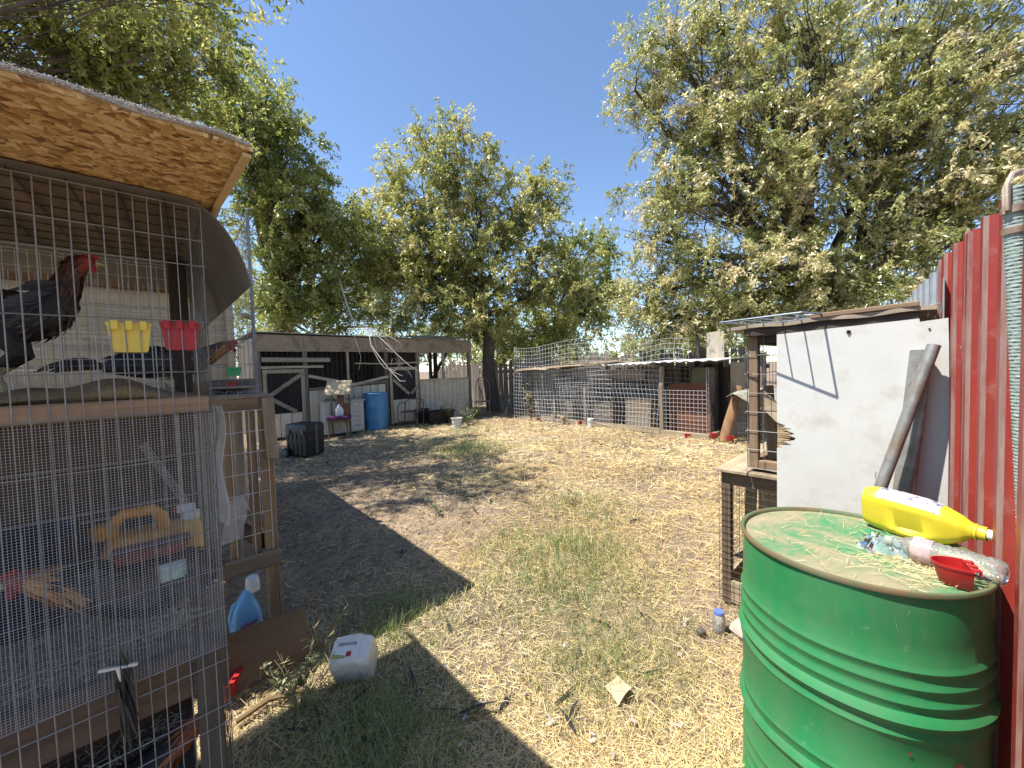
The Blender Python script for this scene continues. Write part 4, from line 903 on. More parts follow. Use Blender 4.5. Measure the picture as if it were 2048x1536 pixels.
# ------------------------------------------------------------------ roosters
BEAK = plastic('beak_horn', (.42, .34, .2), .4); COMB = surf('comb_red', (.38, .03, .025), (.25, .02, .02), 60, .6, .3); SHANK = surf('shank', (.42, .38, .2), (.3, .27, .14), 80, .6, .3)
BLACK = surf('black_plumage', (.012, .011, .012), (.03, .022, .018), 40, .6, .3); FACE = surf('red_face', (.30, .05, .03), (.2, .03, .02), 90, .65, .4)
def plum(name, a, b_): return leafmat(name, [(0, a), (1, b_)], .05, .5)
def rooster(name, lab, loc, rz, sc, spine, hack_c, legs=True, back_c=None, leg_x=-.01, floor=0.0, tail=1.0, hk=1.0):
    """spine: list of (x, z, rx, ry) from tail base to brow, local metres, facing +x"""
    t = thing(name, lab, 'rooster', (0, 0, 0))
    mb = MB(); S = [V(p[0], 0, p[1]) for p in spine]; k = len(S)
    # finer spine
    tt = np.linspace(0, k-1, 40); xs = np.interp(tt, range(k), [p[0] for p in spine]); zs = np.interp(tt, range(k), [p[1] for p in spine])
    ra = np.interp(tt, range(k), [p[2] for p in spine]); rb = np.interp(tt, range(k), [p[3] for p in spine])
    def sm(a):
        for _ in range(3): a = np.concatenate([[a[0]], (a[:-2]+2*a[1:-1]+a[2:])/4, [a[-1]]])
        return a
    xs, zs, ra, rb = sm(xs), sm(zs), sm(ra), sm(rb)
    secs = []; 
    for i in range(40):
        a = V(xs[max(i-1, 0)], 0, zs[max(i-1, 0)]); c = V(xs[min(i+1, 39)], 0, zs[min(i+1, 39)]); d = unit(c-a); u = V(-d[2], 0, d[0])
        secs.append([V(xs[i], 0, zs[i])+u*ra[i]*math.sin(w)+V(0, 1, 0)*rb[i]*math.cos(w) for w in np.linspace(0, 2*math.pi, 16, endpoint=False)])
    mb.loft(secs)
    mid = int(40*.36); bz = zs[mid]
    if legs:
        for s in (-1, 1):
            hip = V(leg_x-.01, s*.035, bz-.02); knee = V(leg_x+.035, s*.042, floor+(bz-floor)*.55); hock = V(leg_x-.025, s*.042, floor+(bz-floor)*.34); foot = V(leg_x, s*.045, floor+.008)
            mb.tube([hip, (hip+knee)/2, knee, hock, (hock+foot)/2, foot], [.045, .036, .022, .009, .0075, .007], 8)
            for a in (-.5, 0, .5, math.pi): mb.tube([foot, foot+V(math.cos(a)*.04, math.sin(a)*.04, -.004), foot+V(math.cos(a)*.06, math.sin(a)*.06, -.006)], [.006, .0045, .002], 6)
    o = mb.build('body', [BLACK, FACE, SHANK], t)
    md = o.modifiers.new('r', 'REMESH'); md.mode = 'VOXEL'; md.voxel_size = .0055
    me = bpy.data.meshes.new_from_object(o.evaluated_get(bpy.context.evaluated_depsgraph_get())); o.modifiers.clear(); o.data = me
    hx, hz = xs[-1], zs[-1]; nx_, nz_ = xs[31], zs[31]
    cen = np.zeros(len(me.polygons)*3); me.polygons.foreach_get('center', cen); cen = cen.reshape(-1, 3)
    dh = np.hypot(cen[:, 0]-hx+.018, cen[:, 2]-hz); mi = np.where(dh < .042, 1, 0)
    if legs: mi = np.where((cen[:, 2] < floor+(bz-floor)*.42) & (np.abs(cen[:, 1]) > .02), 2, mi)
    me.polygons.foreach_set('material_index', mi.astype(np.int32)); me.polygons.foreach_set('use_smooth', [True]*len(me.polygons))
    hd = unit(V(xs[-1]-xs[-4], 0, (zs[-1]-zs[-4])*.35)); hu = V(-hd[2], 0, hd[0]); H = V(hx, 0, hz)
    bk = MB(); bk.tube([H+hd*.004, H+hd*.020+hu*-.001, H+hd*.034-hu*.009], [.0085, .006, .001], 8); bk.build('beak', BEAK, t, smooth=60)
    cm = MB(); poly = [(-.032, .012), (-.03, .028), (-.022, .022), (-.015, .038), (-.006, .026), (.003, .035), (.010, .022), (.016, .010), (-.008, .008)]
    cm.prism([(a*.9, b2*.85+.004) for a, b2 in poly], H-V(0, .003, 0), hd, hu, (0, .006, 0)); cm.build('comb', COMB, t)
    for s in (-1, 1):
        wt_ = MB(); wt_.loft([[H+hd*(-.002+.007*math.cos(w)*q_)+hu*(-.010-z)+V(0, s*(.008+.0028*math.sin(w)*q_), 0) for w in np.linspace(0, 2*math.pi, 8, endpoint=False)] for z, q_ in ((0, .5), (.006, 1), (.014, 1.1), (.022, .6), (.025, .1))]); wt_.build('wattle', COMB, t, smooth=60)
        ey = MB(); c = H-hd*.012+hu*.006+V(0, s*(rb[-3]*.93), 0); ey.lathe([(.0001, -.004), (.0035, -.002), (.004, 0), (.0035, .002), (.0001, .004)], 8); ey.v = [tuple(c+V(p[0], p[2], p[1])) for p in ey.v]; ey.build('eye', plastic('amber_eye', (.35, .12, .02), .1), t, smooth=60)
    def strands(nm, i0, i1, n, ln, w, mat, back=.9, spread=1.0, top_only=False):
        bs, aa, nn, ll = [], [], [], []
        for q_ in range(n):
            i = int(rng.uniform(i0, i1)); w_ = rng.uniform(0, math.pi) if top_only else rng.uniform(0, 2*math.pi)
            d = unit(V(xs[min(i+1, 39)]-xs[i-1], 0, zs[min(i+1, 39)]-zs[i-1])); u = V(-d[2], 0, d[0])
            nr = unit(u*math.sin(w_)+V(0, 1, 0)*math.cos(w_)); p_ = V(xs[i], 0, zs[i])+u*ra[i]*math.sin(w_)+V(0, 1, 0)*rb[i]*math.cos(w_)
            bs.append(p_-nr*.001); aa.append(-d*back+nr*.16*spread+V(0, 0, -.25)+rng.normal(0, .08, 3)); nn.append(nr+rng.normal(0, .15, 3)); ll.append(ln*rng.uniform(.6, 1.15))
        ll = np.array(ll); leaves(nm, np.array(bs), np.array(aa), np.array(nn), ll, ll*0+w, .12, mat, rng.random(len(ll)), t)
    strands('neck_hackle', 23, 36, int(520*hk**2.2), .055*hk, .0085, hack_c)
    strands('back_feathers', 4, 20, 420, .06, .018, back_c or plum('dark_feathers', (.006, .006, .008), (.035, .024, .02)), top_only=True)
    strands('breast_feathers', 12, 25, 300, .035, .014, plum('breast_feathers', (.008, .007, .007), (.03, .02, .016)) if 'breast_feathers' not in MATS else MATS['breast_feathers'])
    # wings: overlapping long feathers on each flank
    for s in (-1, 1):
        n = 60; i0 = 24
        bx = np.linspace(xs[22], xs[10], n)+rng.normal(0, .006, n); bz_ = np.interp(bx, xs[5:26], zs[5:26])+rng.uniform(-.03, .035, n)
        yb = np.interp(bx, xs[5:26], rb[5:26])*np.sqrt(np.clip(1-((bz_-np.interp(bx, xs[5:26], zs[5:26]))/np.interp(bx, xs[5:26], ra[5:26]))**2, .05, 1))
        leaves('wing', np.stack([bx, s*(yb+.004), bz_], 1), np.stack([-np.ones(n), s*.02+0*bx, rng.normal(-.22, .08, n)], 1), np.stack([0*bx, s*np.ones(n), .2+0*bx], 1), rng.uniform(.07, .13, n), np.full(n, .022), .06, plum('wing_feathers', (.005, .006, .01), (.05, .035, .03)) if 'wing_feathers' not in MATS else MATS['wing_feathers'], rng.random(n), t)
    tl = MB(); T = V(xs[1], 0, zs[1]); back = unit(V(xs[0]-xs[4], 0, zs[0]-zs[4]))
    for q_ in range(12):
        s = (q_ % 5-2)*.008; e = rng.uniform(.12, .22)*tail; up = rng.uniform(.25, .9)
        c = [T+V(0, s, 0)+back*e*u+V(0, s*2*u, up*e*(u-.9*u*u)) for u in np.linspace(0, 1, 6)]; wv = [.008, .014, .015, .013, .009, .002]
        tl.loft([[p_+V(0, 0, w_), p_+V(0, .0015, 0), p_-V(0, 0, w_), p_-V(0, .0015, 0)] for p_, w_ in zip(c, wv)])
    tl.build('tail', BLACK, t, smooth=50)
    t.location = loc; t.rotation_euler = (0, 0, rz); t.scale = (sc, sc, sc)
    return t
upright = [(-.17, .31, .02, .02), (-.12, .30, .055, .05), (-.04, .285, .085, .07), (.05, .29, .088, .072), (.10, .325, .065, .058), (.125, .385, .042, .04), (.145, .435, .031, .03), (.165, .475, .027, .025), (.185, .490, .025, .021), (.205, .487, .016, .013)]
low = [(-.22, .10, .02, .02), (-.15, .11, .05, .045), (-.06, .12, .075, .065), (.04, .125, .078, .065), (.11, .14, .058, .05), (.16, .165, .042, .038), (.20, .19, .032, .03), (.235, .207, .027, .024), (.255, .212, .024, .02), (.272, .208, .015, .012)]
tuck = [(-.09, .12, .02, .02), (-.06, .125, .05, .045), (-.01, .13, .075, .065), (.05, .135, .078, .065), (.11, .15, .066, .055), (.155, .17, .05, .045), (.20, .19, .036, .034), (.235, .207, .029, .026), (.255, .212, .025, .021), (.272, .208, .015, .012)]
rooster('rooster', 'dark red-necked rooster standing tall on the shelf of the near cage', (-.262, 1.47, 1.396), R(-4), .735, upright, plum('red_hackle', (.04, .012, .006), (.16, .045, .02)))
rooster('rooster', 'crimson-faced rooster with golden neck craning forward in the second cage', (.03, 2.80, 1.40), R(-3), 1.12, low, plum('gold_hackle', (.16, .06, .012), (.42, .2, .05)), legs=True)
rooster('rooster', 'golden-necked rooster crouching behind the fine wire cloth of the lower tier', (-.015, 1.40, .775), R(180-8), 1.0, tuck, plum('orange_hackle', (.30, .11, .02), (.62, .32, .08)), back_c=plum('rust_feathers', (.02, .01, .008), (.12, .04, .02)), tail=.2, hk=1.25)
rooster('rooster', 'rust-coloured bird half hidden in the dark bottom tier of the near cage', (-.20, 1.36, .275), R(8), .95, low, plum('rust_hackle', (.2, .05, .015), (.4, .12, .03)))
# ------------------------------------------------------------------ green steel drum
DX, DY = 1.567, .164
m, nt, b = newmat('drum_green'); vec = tex_coords(nt)
n1 = noise_n(nt, vec, 3, 8, .6); n2 = noise_n(nt, vec, 26, 10, .75); n3 = noise_n(nt, tex_coords(nt, (60, 60, 4)), 1.0, 6, .7)
r1 = ramp(nt, [(.3, (.016, .175, .056)), (.7, (.022, .25, .08))]); nt.links.new(n1.outputs[0], r1.inputs[0])
r2 = ramp(nt, [(.63, (0, 0, 0)), (.75, (.7, .7, .7))]); nt.links.new(n2.outputs[0], r2.inputs[0])
mxa = nt.nodes.new('ShaderNodeMixRGB'); mxa.inputs[2].default_value = (.3, .36, .26, 1); nt.links.new(r2.outputs[0], mxa.inputs[0]); nt.links.new(r1.outputs[0], mxa.inputs[1])
n4 = noise_n(nt, vec, 4.2, 9, .68); r4 = ramp(nt, [(.645, (0, 0, 0)), (.665, (1, 1, 1))]); nt.links.new(n4.outputs[0], r4.inputs[0])
mxb = nt.nodes.new('ShaderNodeMixRGB'); mxb.inputs[2].default_value = (.2, .075, .035, 1); nt.links.new(r4.outputs[0], mxb.inputs[0]); nt.links.new(mxa.outputs[0], mxb.inputs[1])
n6 = noise_n(nt, tex_coords(nt, (1, 1, .45)), 5.5, 10, .72); r6 = ramp(nt, [(.42, (0, 0, 0)), (.72, (.62, .62, .62))]); nt.links.new(n6.outputs[0], r6.inputs[0])
mxd = nt.nodes.new('ShaderNodeMixRGB'); mxd.inputs[2].default_value = (.115, .185, .095, 1); nt.links.new(r6.outputs[0], mxd.inputs[0]); nt.links.new(mxb.outputs[0], mxd.inputs[1]); nt.links.new(mxd.outputs[0], b.inputs['Base Color'])
r5 = ramp(nt, [(.3, (.42, .42, .42)), (.7, (.68, .68, .68))]); nt.links.new(n2.outputs[0], r5.inputs[0]); nt.links.new(r5.outputs[0], b.inputs['Roughness'])
bump_n(nt, b, n1.outputs[0], .25, .006); DRUM = m
m, nt, b = newmat('drum_lid'); vec = tex_coords(nt)
n1 = noise_n(nt, vec, 5, 10, .7, .6); n2 = noise_n(nt, vec, 38, 8, .75)
r1 = ramp(nt, [(.38, (.035, .22, .09)), (.46, (.13, .23, .11)), (.53, (.25, .25, .14)), (.68, (.36, .29, .19))]); nt.links.new(n1.outputs[0], r1.inputs[0])
r2 = ramp(nt, [(.6, (0, 0, 0)), (.66, (.8, .8, .8))]); nt.links.new(n2.outputs[0], r2.inputs[0])
mxa = nt.nodes.new('ShaderNodeMixRGB'); mxa.inputs[2].default_value = (.16, .09, .05, 1); nt.links.new(r2.outputs[0], mxa.inputs[0]); nt.links.new(r1.outputs[0], mxa.inputs[1])
n4 = noise_n(nt, vec, 7, 6, .6); r4 = ramp(nt, [(.68, (0, 0, 0)), (.72, (1, 1, 1))]); nt.links.new(n4.outputs[0], r4.inputs[0])
mxb = nt.nodes.new('ShaderNodeMixRGB'); mxb.inputs[2].default_value = (.36, .09, .04, 1); nt.links.new(r4.outputs[0], mxb.inputs[0]); nt.links.new(mxa.outputs[0], mxb.inputs[1])
nt.links.new(mxb.outputs[0], b.inputs['Base Color']); b.inputs['Roughness'].default_value = .7; bump_n(nt, b, n2.outputs[0], .3, .003); LID = m
drum = thing('steel_drum', 'dented green steel drum in front of the red fence with litter on its lid', 'drum', (DX, DY, 0))
RB = .2865
prof = [(RB-.02, .012), (RB-.004, .012), (RB+.004, .0), (RB+.007, .006), (RB+.006, .018), (RB, .026)]
def bead(z, h, w): return [(RB, z-w), (RB+h*.6, z-w*.45), (RB+h, z), (RB+h*.6, z+w*.45), (RB, z+w)]
for z, h, w in ((.06, .004, .014), (.105, .004, .014), (.15, .004, .014), (.195, .004, .014), (.305, .0125, .022), (.355, .005, .014), (.51, .005, .014), (.552, .0125, .022), (.598, .0055, .017), (.640, .0055, .017), (.682, .0055, .017)):
    prof += bead(z, h, w)
prof += [(RB, .75), (RB, .83), (RB-.0015, .866)]
prof.sort(key=lambda p: p[1]); prof = [(RB-.02, .012)]+[p for p in prof if p != (RB-.02, .012)]
mb = MB(); mb.lathe(prof, 96, (DX, DY, 0), False)
for k in range(len(mb.v)):      # slight dents
    x, y, z = mb.v[k]; a = math.atan2(y-DY, x-DX); d = .0018*math.sin(3*a+5*z)+.0012*math.sin(7*a-9*z)
    d -= .006*math.exp(-((a+2.6)/.25)**2-((z-.45)/.08)**2)
    mb.v[k] = (x+d*math.cos(a), y+d*math.sin(a), z)
mb.build('shell', DRUM, drum, smooth=28)
mb = MB()      # scratches down to the primer, drips and a rust scab
for k in range(26):
    a = rng.uniform(-3.05, -1.45) if k % 3 else rng.uniform(2.6, 3.4); z = rng.choice([rng.uniform(.70, .85), rng.uniform(.38, .5), rng.uniform(.1, .3)]); ln = rng.uniform(.004, .035); tl_ = rng.normal(0, .6)
    mb.tube([(DX+(RB+.0008)*math.cos(a+tl_*ln*t*2), DY+(RB+.0008)*math.sin(a+tl_*ln*t*2), z-ln*t) for t in (0, .5, 1)], [.0002, .00045, .0002], 4)
mb.build('scratches', surf('scratch_pale', (.2, .34, .2), (.32, .38, .26), 30, .8, 0), drum)
def scab(a0, z0, s_, mat, seed):
    q = np.random.default_rng(seed); mb = MB(); n = 15; P_ = [(.0, .0)]+[(s_*(.55+.6*q.random())*math.cos(w), s_*(.7+.8*q.random())*math.sin(w)) for w in np.linspace(0, 2*math.pi, n, endpoint=False)]
    mb.add([(DX+(RB+.0018)*math.cos(a0+p/RB), DY+(RB+.0018)*math.sin(a0+p/RB), z0+h) for p, h in P_], [(0, 1+k, 1+(k+1) % n) for k in range(n)]); mb.build('rust_scab', mat, drum)
p_ = G(1852, 1490, .40); scab(math.atan2(-.62, -.50), .445, .014, RUST, 3); scab(math.atan2(-.60, -.52), .43, .009, RUST, 5); scab(math.atan2(-.45, -.8), .47, .005, RUST, 6)
mb = MB(); ring = [(RB-.001, .866), (RB+.0062, .868), (RB+.0075, .875), (RB+.005, .8805), (RB-.001, .8815), (RB-.0055, .878), (RB-.006, .866)]; mb.lathe(ring, 96, (DX, DY, 0), False)
mb.build('rim', surf('rim_worn', (.05, .17, .075), (.13, .11, .065), 30, .6, .15, 0, dirt=(.22, .12, .065), dirt_amt=.75, dirt_scale=14), drum, smooth=50)
MB().lathe([(RB-.0062, .868), (RB-.014, .866), (RB-.03, .8655), (.12, .867), (.0005, .868)], 96, (DX, DY, 0), False).build('lid', LID, drum, smooth=60)
# straw strewn on the lid (uncountable)
n = 3200; a = rng.uniform(0, 6.283, n); rr = .26*np.sqrt(rng.random(n)); sx = DX+rr*np.cos(a); sy = DY+rr*np.sin(a)
k_ = rng.random(n) < .05+.95*np.exp(-((sx-1.52)/.12)**2-((sy-.02)/.10)**2); sx, sy = sx[k_], sy[k_]; n = len(sx)
strips('straw_on_drum', sx, sy, .870+.009*rng.random(n)**2, rng.uniform(.015, .06, n), rng.uniform(.0006, .0012, n), rng.normal(-.9, .9, n), np.abs(rng.normal(0, .1, n)), rng.normal(0, .2, n), STRAW, rng.uniform(.35, 1, n))
ZL = .869
# yellow bottle lying on its side
YEL = plastic('lemon_plastic', (.70, .55, .03), .42)
yb = thing('detergent_bottle', 'lemon yellow detergent bottle with a white label lying open on the drum lid', 'bottle', (0, 0, 0))
zz_ = [0, .004, .03, .09, .15, .195, .225, .240, .246]; ww_ = [.104, .122, .137, .144, .139, .112, .078, .052, .048]; dd_ = [.065, .081, .091, .094, .091, .081, .066, .05, .046]; rr_ = [.03, .034, .038, .04, .04, .036, .03, .024, .022]
def ysec(z, off=0.0):
    w, d, r = np.interp(z, zz_, ww_), np.interp(z, zz_, dd_), np.interp(z, zz_, rr_); o_ = []
    for (a, b_) in rrect(w+2*off, d+2*off, r+off, 8):
        if b_ < 0:
            e_ = max(0, 1-((z-.115)/.070)**2-((a-.012)/.034)**2); b_ += .016*(3*min(1, e_*1.2)**2-2*min(1, e_*1.2)**3)          # finger hollow
        o_.append((a+.012*math.sin(z*9), b_, z))
    return o_
mb = MB(); mb.loft([ysec(z) for z in sorted(set(list(np.linspace(.004, .24, 34))+[0, .246]))]); mb.build('body', YEL, yb, smooth=45)
MB().lathe([(.0215, .246), (.0235, .249), (.0235, .254), (.0205, .256), (.0205, .272), (.018, .272), (.018, .246)], 24, (.012*math.sin(.246*9), 0, 0)).build('neck', YEL, yb, smooth=40)
cx0 = .012*math.sin(.246*9)
MB().lathe([(.011, .262), (.0155, .268), (.0145, .30), (.011, .31), (.0085, .309), (.0100, .27)], 20, (cx0, 0, 0)).build('spout', plastic('white_spout', (.75, .72, .62), .4), yb, smooth=40)
LABM, nt, b = newmat('worn_label'); vec = tex_coords(nt); nn_ = noise_n(nt, vec, 55, 5, .7); r = ramp(nt, [(.52, (.56, .51, .49)), (.57, (.2, .2, .33)), (.66, (.09, .09, .16))]); nt.links.new(nn_.outputs[0], r.inputs[0]); nt.links.new(r.outputs[0], b.inputs['Base Color']); b.inputs['Roughness'].default_value = .4
lz = np.linspace(.04, .185, 16); nl_ = len(ysec(.1)); ids = [k for k in range(nl_) if ysec(.1)[k][0] < -.040 and ysec(.1)[k][1] < .045]
mb = MB(); P_ = [[ysec(z, .0009)[k] for k in ids] for z in lz]
mb.add([p for r_ in P_ for p in r_], [(i_*len(ids)+k, i_*len(ids)+k+1, (i_+1)*len(ids)+k+1, (i_+1)*len(ids)+k) for i_ in range(15) for k in range(len(ids)-1)]); mb.build('label', LABM, yb, smooth=60)
# lies with its hollow side towards us
ax = unit(V(-.26, -1, .0)); tp = unit(V(-.12, .0, .99)); tp = unit(tp-ax*(tp@ax)); sd = np.cross(tp, ax)
# local z -> ax, local -x (label edge) -> up, local y -> towards camera
X_ = -tp; Z_ = ax; Y_ = np.cross(Z_, X_)
yb.matrix_world = Matrix(((X_[0], Y_[0], Z_[0], 1.80), (X_[1], Y_[1], Z_[1], .145), (X_[2], Y_[2], Z_[2], ZL+.072), (0, 0, 0, 1)))
# clear drink bottle lying in front of it
cb = thing('drink_bottle', 'clear ribbed plastic drink bottle lying beside the red cup on the drum', 'bottle', (0, 0, 0))
CLR = clear_plastic('clear_pet', (.80, .80, .76), .10, .20)
prof = [(.010, 0), (.026, .004), (.031, .012)]+[(.0315+.0018*math.cos(k*1.9), .014+.0045*k) for k in range(32)]+[(.031, .165), (.026, .18), (.016, .2), (.0125, .21), (.0125, .222)]
MB().lathe(prof, 28).build('body', CLR, cb, smooth=60)
MB().lathe([(.0145, .212), (.0150, .214), (.0150, .226), (.0138, .229), (.0005, .229)], 20).build('cap', clear_plastic('dull_cap', (.40, .45, .38), .3, .7), cb, smooth=40)
m, nt, b = newmat('pink_band'); b.inputs['Base Color'].default_value = (.62, .42, .45, 1); b.inputs['Alpha'].default_value = .6; b.inputs['Roughness'].default_value = .3
MB().lathe([(.0336, .128), (.0338, .13), (.0338, .165), (.0334, .167)], 28, (0, 0, 0), False).build('label_band', m, cb, smooth=60)
mt_ = surf('pale_ink', (.8, .78, .78), None, 9, .5, 0)
mb = MB()
def stroke(mb, pts, tr):
    for q_ in range(len(pts)-1): mb.tube([tr(*pts[q_]), tr(*pts[q_+1])], .0007, 4)
GLY = {'B': [[(0, 0), (0, 2), (.9, 2), (1, 1.5), (.8, 1), (0, 1)], [(.8, 1), (1, .5), (.9, 0), (0, 0)]], 'O': [[(0, 0), (0, 2), (1, 2), (1, 0), (0, 0)]], 'X': [[(0, 0), (1, 2)], [(0, 2), (1, 0)]], 'U': [[(0, 2), (0, 0), (1, 0), (1, 2)]], 'R': [[(0, 0), (0, 2), (1, 2), (1, 1), (0, 1), (1, 0)]], 'E': [[(1, 0), (0, 0), (0, 2), (1, 2)], [(0, 1), (.8, 1)]], 'D': [[(0, 0), (0, 2), (.7, 2), (1, 1.4), (1, .6), (.7, 0), (0, 0)]], 'I': [[(.5, 0), (.5, 2)]], 'N': [[(0, 0), (0, 2), (1, 0), (1, 2)]], 'K': [[(0, 0), (0, 2)], [(1, 2), (0, 1), (1, 0)]]}
def text3(mb, s, tr, h=1.0, sp=1.45):
    for i, ch in enumerate(s):
        for st in GLY.get(ch, []): stroke(mb, [((x_+i*sp)*h, y_*h) for x_, y_ in st], tr)
for row, word in enumerate(('DRINK', 'BOX')):
    text3(mb, word, lambda x_, y_: V(.0342*math.cos(1.35+row*.38-y_*28), .0342*math.sin(1.35+row*.38-y_*28), .163-x_), .0042)
mb.build('lettering', mt_, cb)
ax = unit(V(.27, 1, .0)); tp = V(0, 0, 1.0); Y_ = tp; Z_ = ax; X_ = np.cross(Y_, Z_)
cb.matrix_world = Matrix(((X_[0], Y_[0], Z_[0], 1.515), (X_[1], Y_[1], Z_[1], -.138), (X_[2], Y_[2], Z_[2], ZL+.036), (0, 0, 0, 1)))
# crumpled bluish bag
def bag(u, v):
    x = 1.575+.055*(u-.5)*2*(.8+.2*math.sin(7*v)); y = .085-.11*(v-.5); h = .035*max(0, 1-(2*u-1)**2)**.6*(.5+.5*math.sin(math.pi*v)**.5)
    return (x+.006*math.sin(19*v+5*u), y+.006*math.sin(15*u), ZL+.003+h*(1+.3*math.sin(17*u+11*v)+.2*math.sin(31*v)))
MB().sheet(bag, 26, 26, .0).build('plastic_bag', clear_plastic('bag_film', (.45, .66, .66), .12, .38), base=(1.575, .085, ZL), smooth=30, label='crumpled pale teal plastic bag on the drum lid below the yellow bottle', cat='bag')
cup(P_RED, 'red plastic cup with hooks standing on the drum lid', (1.470, -.072, ZL+.0535), R(12), 1.03)

# ------------------------------------------------------------------ small things around the near cage
ob = thing('detergent_jug', 'big orange jug with a looped handle behind the fine wire cloth', 'jug', (-.02, 1.66, .787))
ORA = plastic('orange_plastic', (.82, .34, .02), .4)
def jug(t, w, d, h, mat, cap_m, capx, o):
    mb = MB(); mb.loft([[(o[0]+a, o[1]+b_, o[2]+z) for a, b_ in rrect(w*s, d*s, .03, 5)] for z, s in ((0, .9), (.01, 1), (h*.62, 1), (h*.72, .93), (h*.76, .8))]); mb.build('body', mat, t, smooth=45)
    hz = o[2]+h*.70
    MB().tube([(o[0]-w*.40, o[1], hz-.01), (o[0]-w*.38, o[1], hz+.05), (o[0]-w*.28, o[1], hz+.075), (o[0]+w*.02, o[1], hz+.075), (o[0]+w*.12, o[1], hz+.05), (o[0]+w*.16, o[1], hz-.01)], .016, 10).build('handle', mat, t, smooth=60)
jug(ob, .215, .12, .26, ORA, None, 0, (-.045, 1.64, .787))
MB().lathe([(.022, 0), (.026, .005), (.026, .035), (.02, .04)], 20, (-.150, 1.64, .985)).build('cap', ORA, ob, smooth=40)
LB = surf('blue_label', (.03, .06, .25), (.55, .68, .66), 14, .4, 0, 0, (.3, 1, 3))
MB().box(-.075, .058, 1.576, 1.579, .79, .875).build('label', LB, ob)
MB().box(-.035, .03, 1.5735, 1.5755, .815, .860).build('label', surf('white_label', (.62, .7, .68), (.2, .5, .42), 60, .4, 0), ob)
y2 = thing('spray_bottle', 'slim yellow bottle with a white nozzle beside the orange jug', 'bottle', (.055, 1.60, .787))
MB().loft([[(.050+a, 1.56+b_, .787+z) for a, b_ in rrect(.048*s, .05*s, .02, 5)] for z, s in ((0, .9), (.01, 1), (.19, 1), (.22, .8), (.225, .6))]).build('body', plastic('amber_plastic', (.78, .45, .05), .35), y2, smooth=45)
MB().lathe([(.02, 0), (.021, .004), (.021, .022), (.012, .026)], 16, (.050, 1.56, 1.012)).build('collar', plastic('white_cap', (.7, .7, .68), .4), y2, smooth=40)
MB().box(.015, .06, 1.552, 1.568, 1.036, 1.06, .005).build('nozzle', plastic('white_cap', (.7, .7, .68)), y2)
MB().box(.006, .016, 1.553, 1.567, 1.042, 1.056, .002).build('nozzle_tip', P_RED, y2)
tr = PY(305, 1100, 1.36)
mb = MB(); mb.loft([[(tr[0]+a, 1.36+b_, tr[2]+z) for a, b_ in rrect(w, d, .012, 4)] for z, w, d in ((-.014, .125, .05), (-.012, .13, .06), (.012, .145, .075), (.015, .152, .08), (.015, .146, .074), (-.008, .125, .054))])
ft = mb.build('feed_tray', plastic('brown_red_plastic', (.19, .045, .02), .45), base=tr, smooth=40, label='brownish red feed tray hung behind the fine wire cloth', cat='tray')
l0, l1 = PY(318, 1128, 1.335), PY(374, 1160, 1.335)
MB().box(l0[0], l1[0], 1.333, 1.336, l1[2], l0[2]-.004).build('tag_plate', LB, ft); MB().box(l0[0]+.004, l1[0]-.002, 1.3305, 1.3325, l1[2]+.014, l0[2]-.012).build('tag_print', MATS['white_label'], ft)
nb = MB(); nb.loft([[(-.36+a, 1.66+b_, .787+z) for a, b_ in rrect(w, w*.8, .06, 6)] for z, w in ((0, .26), (.01, .28), (.24, .32), (.25, .33), (.25, .31), (.02, .26))]); nb.build('navy_tub', plastic('navy_plastic', (.008, .012, .04), .5), base=(-.36, 1.66, .787), smooth=40, label='dark navy tub deep in the lower tier of the near cage', cat='tub')
tb = thing('plume', 'dark brush hung by its pale crossbar on the lower cage wire', 'plume', (-.1, 1.185, .75))  # a dark hanging feather under a pale bar, built from narrow strands
p0, p1 = PY(196, 1343, 1.17), PY(276, 1327, 1.17)
MB().bar(p0, p1, .008, .006).build('crossbar', plastic('ivory_plastic', (.66, .62, .54)), tb); pm = (p0+p1)/2
MB().tube([pm, pm+V(.004, 0, -.03)], .005, 8).build('stem', plastic('ivory_plastic', (.6, .6, .5)), tb, smooth=50)
n = 300; bs = np.tile(pm+V(.004, 0, -.02), (n, 1))+rng.normal(0, 1, (n, 3))*[.004, .003, .03]-[0, 0, .02]; leaves('barbs', bs-ORG[tb.name], np.stack([.08+rng.normal(0, .06, n), rng.normal(0, .05, n), -np.ones(n)], 1), rng.normal(size=(n, 3)), rng.uniform(.05, .11, n), np.full(n, .006), .1, leafmat('barb', [(0, (.01, .009, .009)), (1, (.05, .045, .04))], .05, .6), rng.random(n), tb, 'stuff')
# blue bottle, leaning board, red cup on the grass
bb = thing('softener_bottle', 'sky blue bottle with a clear cap tucked beside the lumber stand', 'bottle', (.27, 2.38, 0))
BLU = plastic('sky_plastic', (.15, .42, .72), .35); o_ = (.265, 2.38, .10)
mb = MB(); mb.loft([[(o_[0]+a+(.035 if z > .2 else 0)*min(1, (z-.2)/.08), o_[1]+b_, o_[2]+z) for a, b_ in rrect(w, d, .03, 5)] for z, w, d in ((-.1, .13, .09), (-.09, .14, .10), (.02, .14, .10), (.1, .135, .095), (.16, .11, .085), (.2, .075, .07), (.235, .06, .06), (.25, .056, .056))]); mb.build('body', BLU, bb, smooth=45)
MB().tube([(o_[0]-.055, o_[1], o_[2]+.06), (o_[0]-.062, o_[1], o_[2]+.13), (o_[0]-.045, o_[1], o_[2]+.185), (o_[0]-.005, o_[1], o_[2]+.20), (o_[0]+.02, o_[1], o_[2]+.17)], .016, 10).build('handle', BLU, bb, smooth=60)
MB().lathe([(.033, .235), (.034, .24), (.031, .285), (.028, .305), (.018, .311), (.0005, .311)], 24, (o_[0]+.035, o_[1], o_[2])).build('cap', surf('milky_cap', (.72, .76, .78), None, 20, .25, 0), bb, smooth=45)
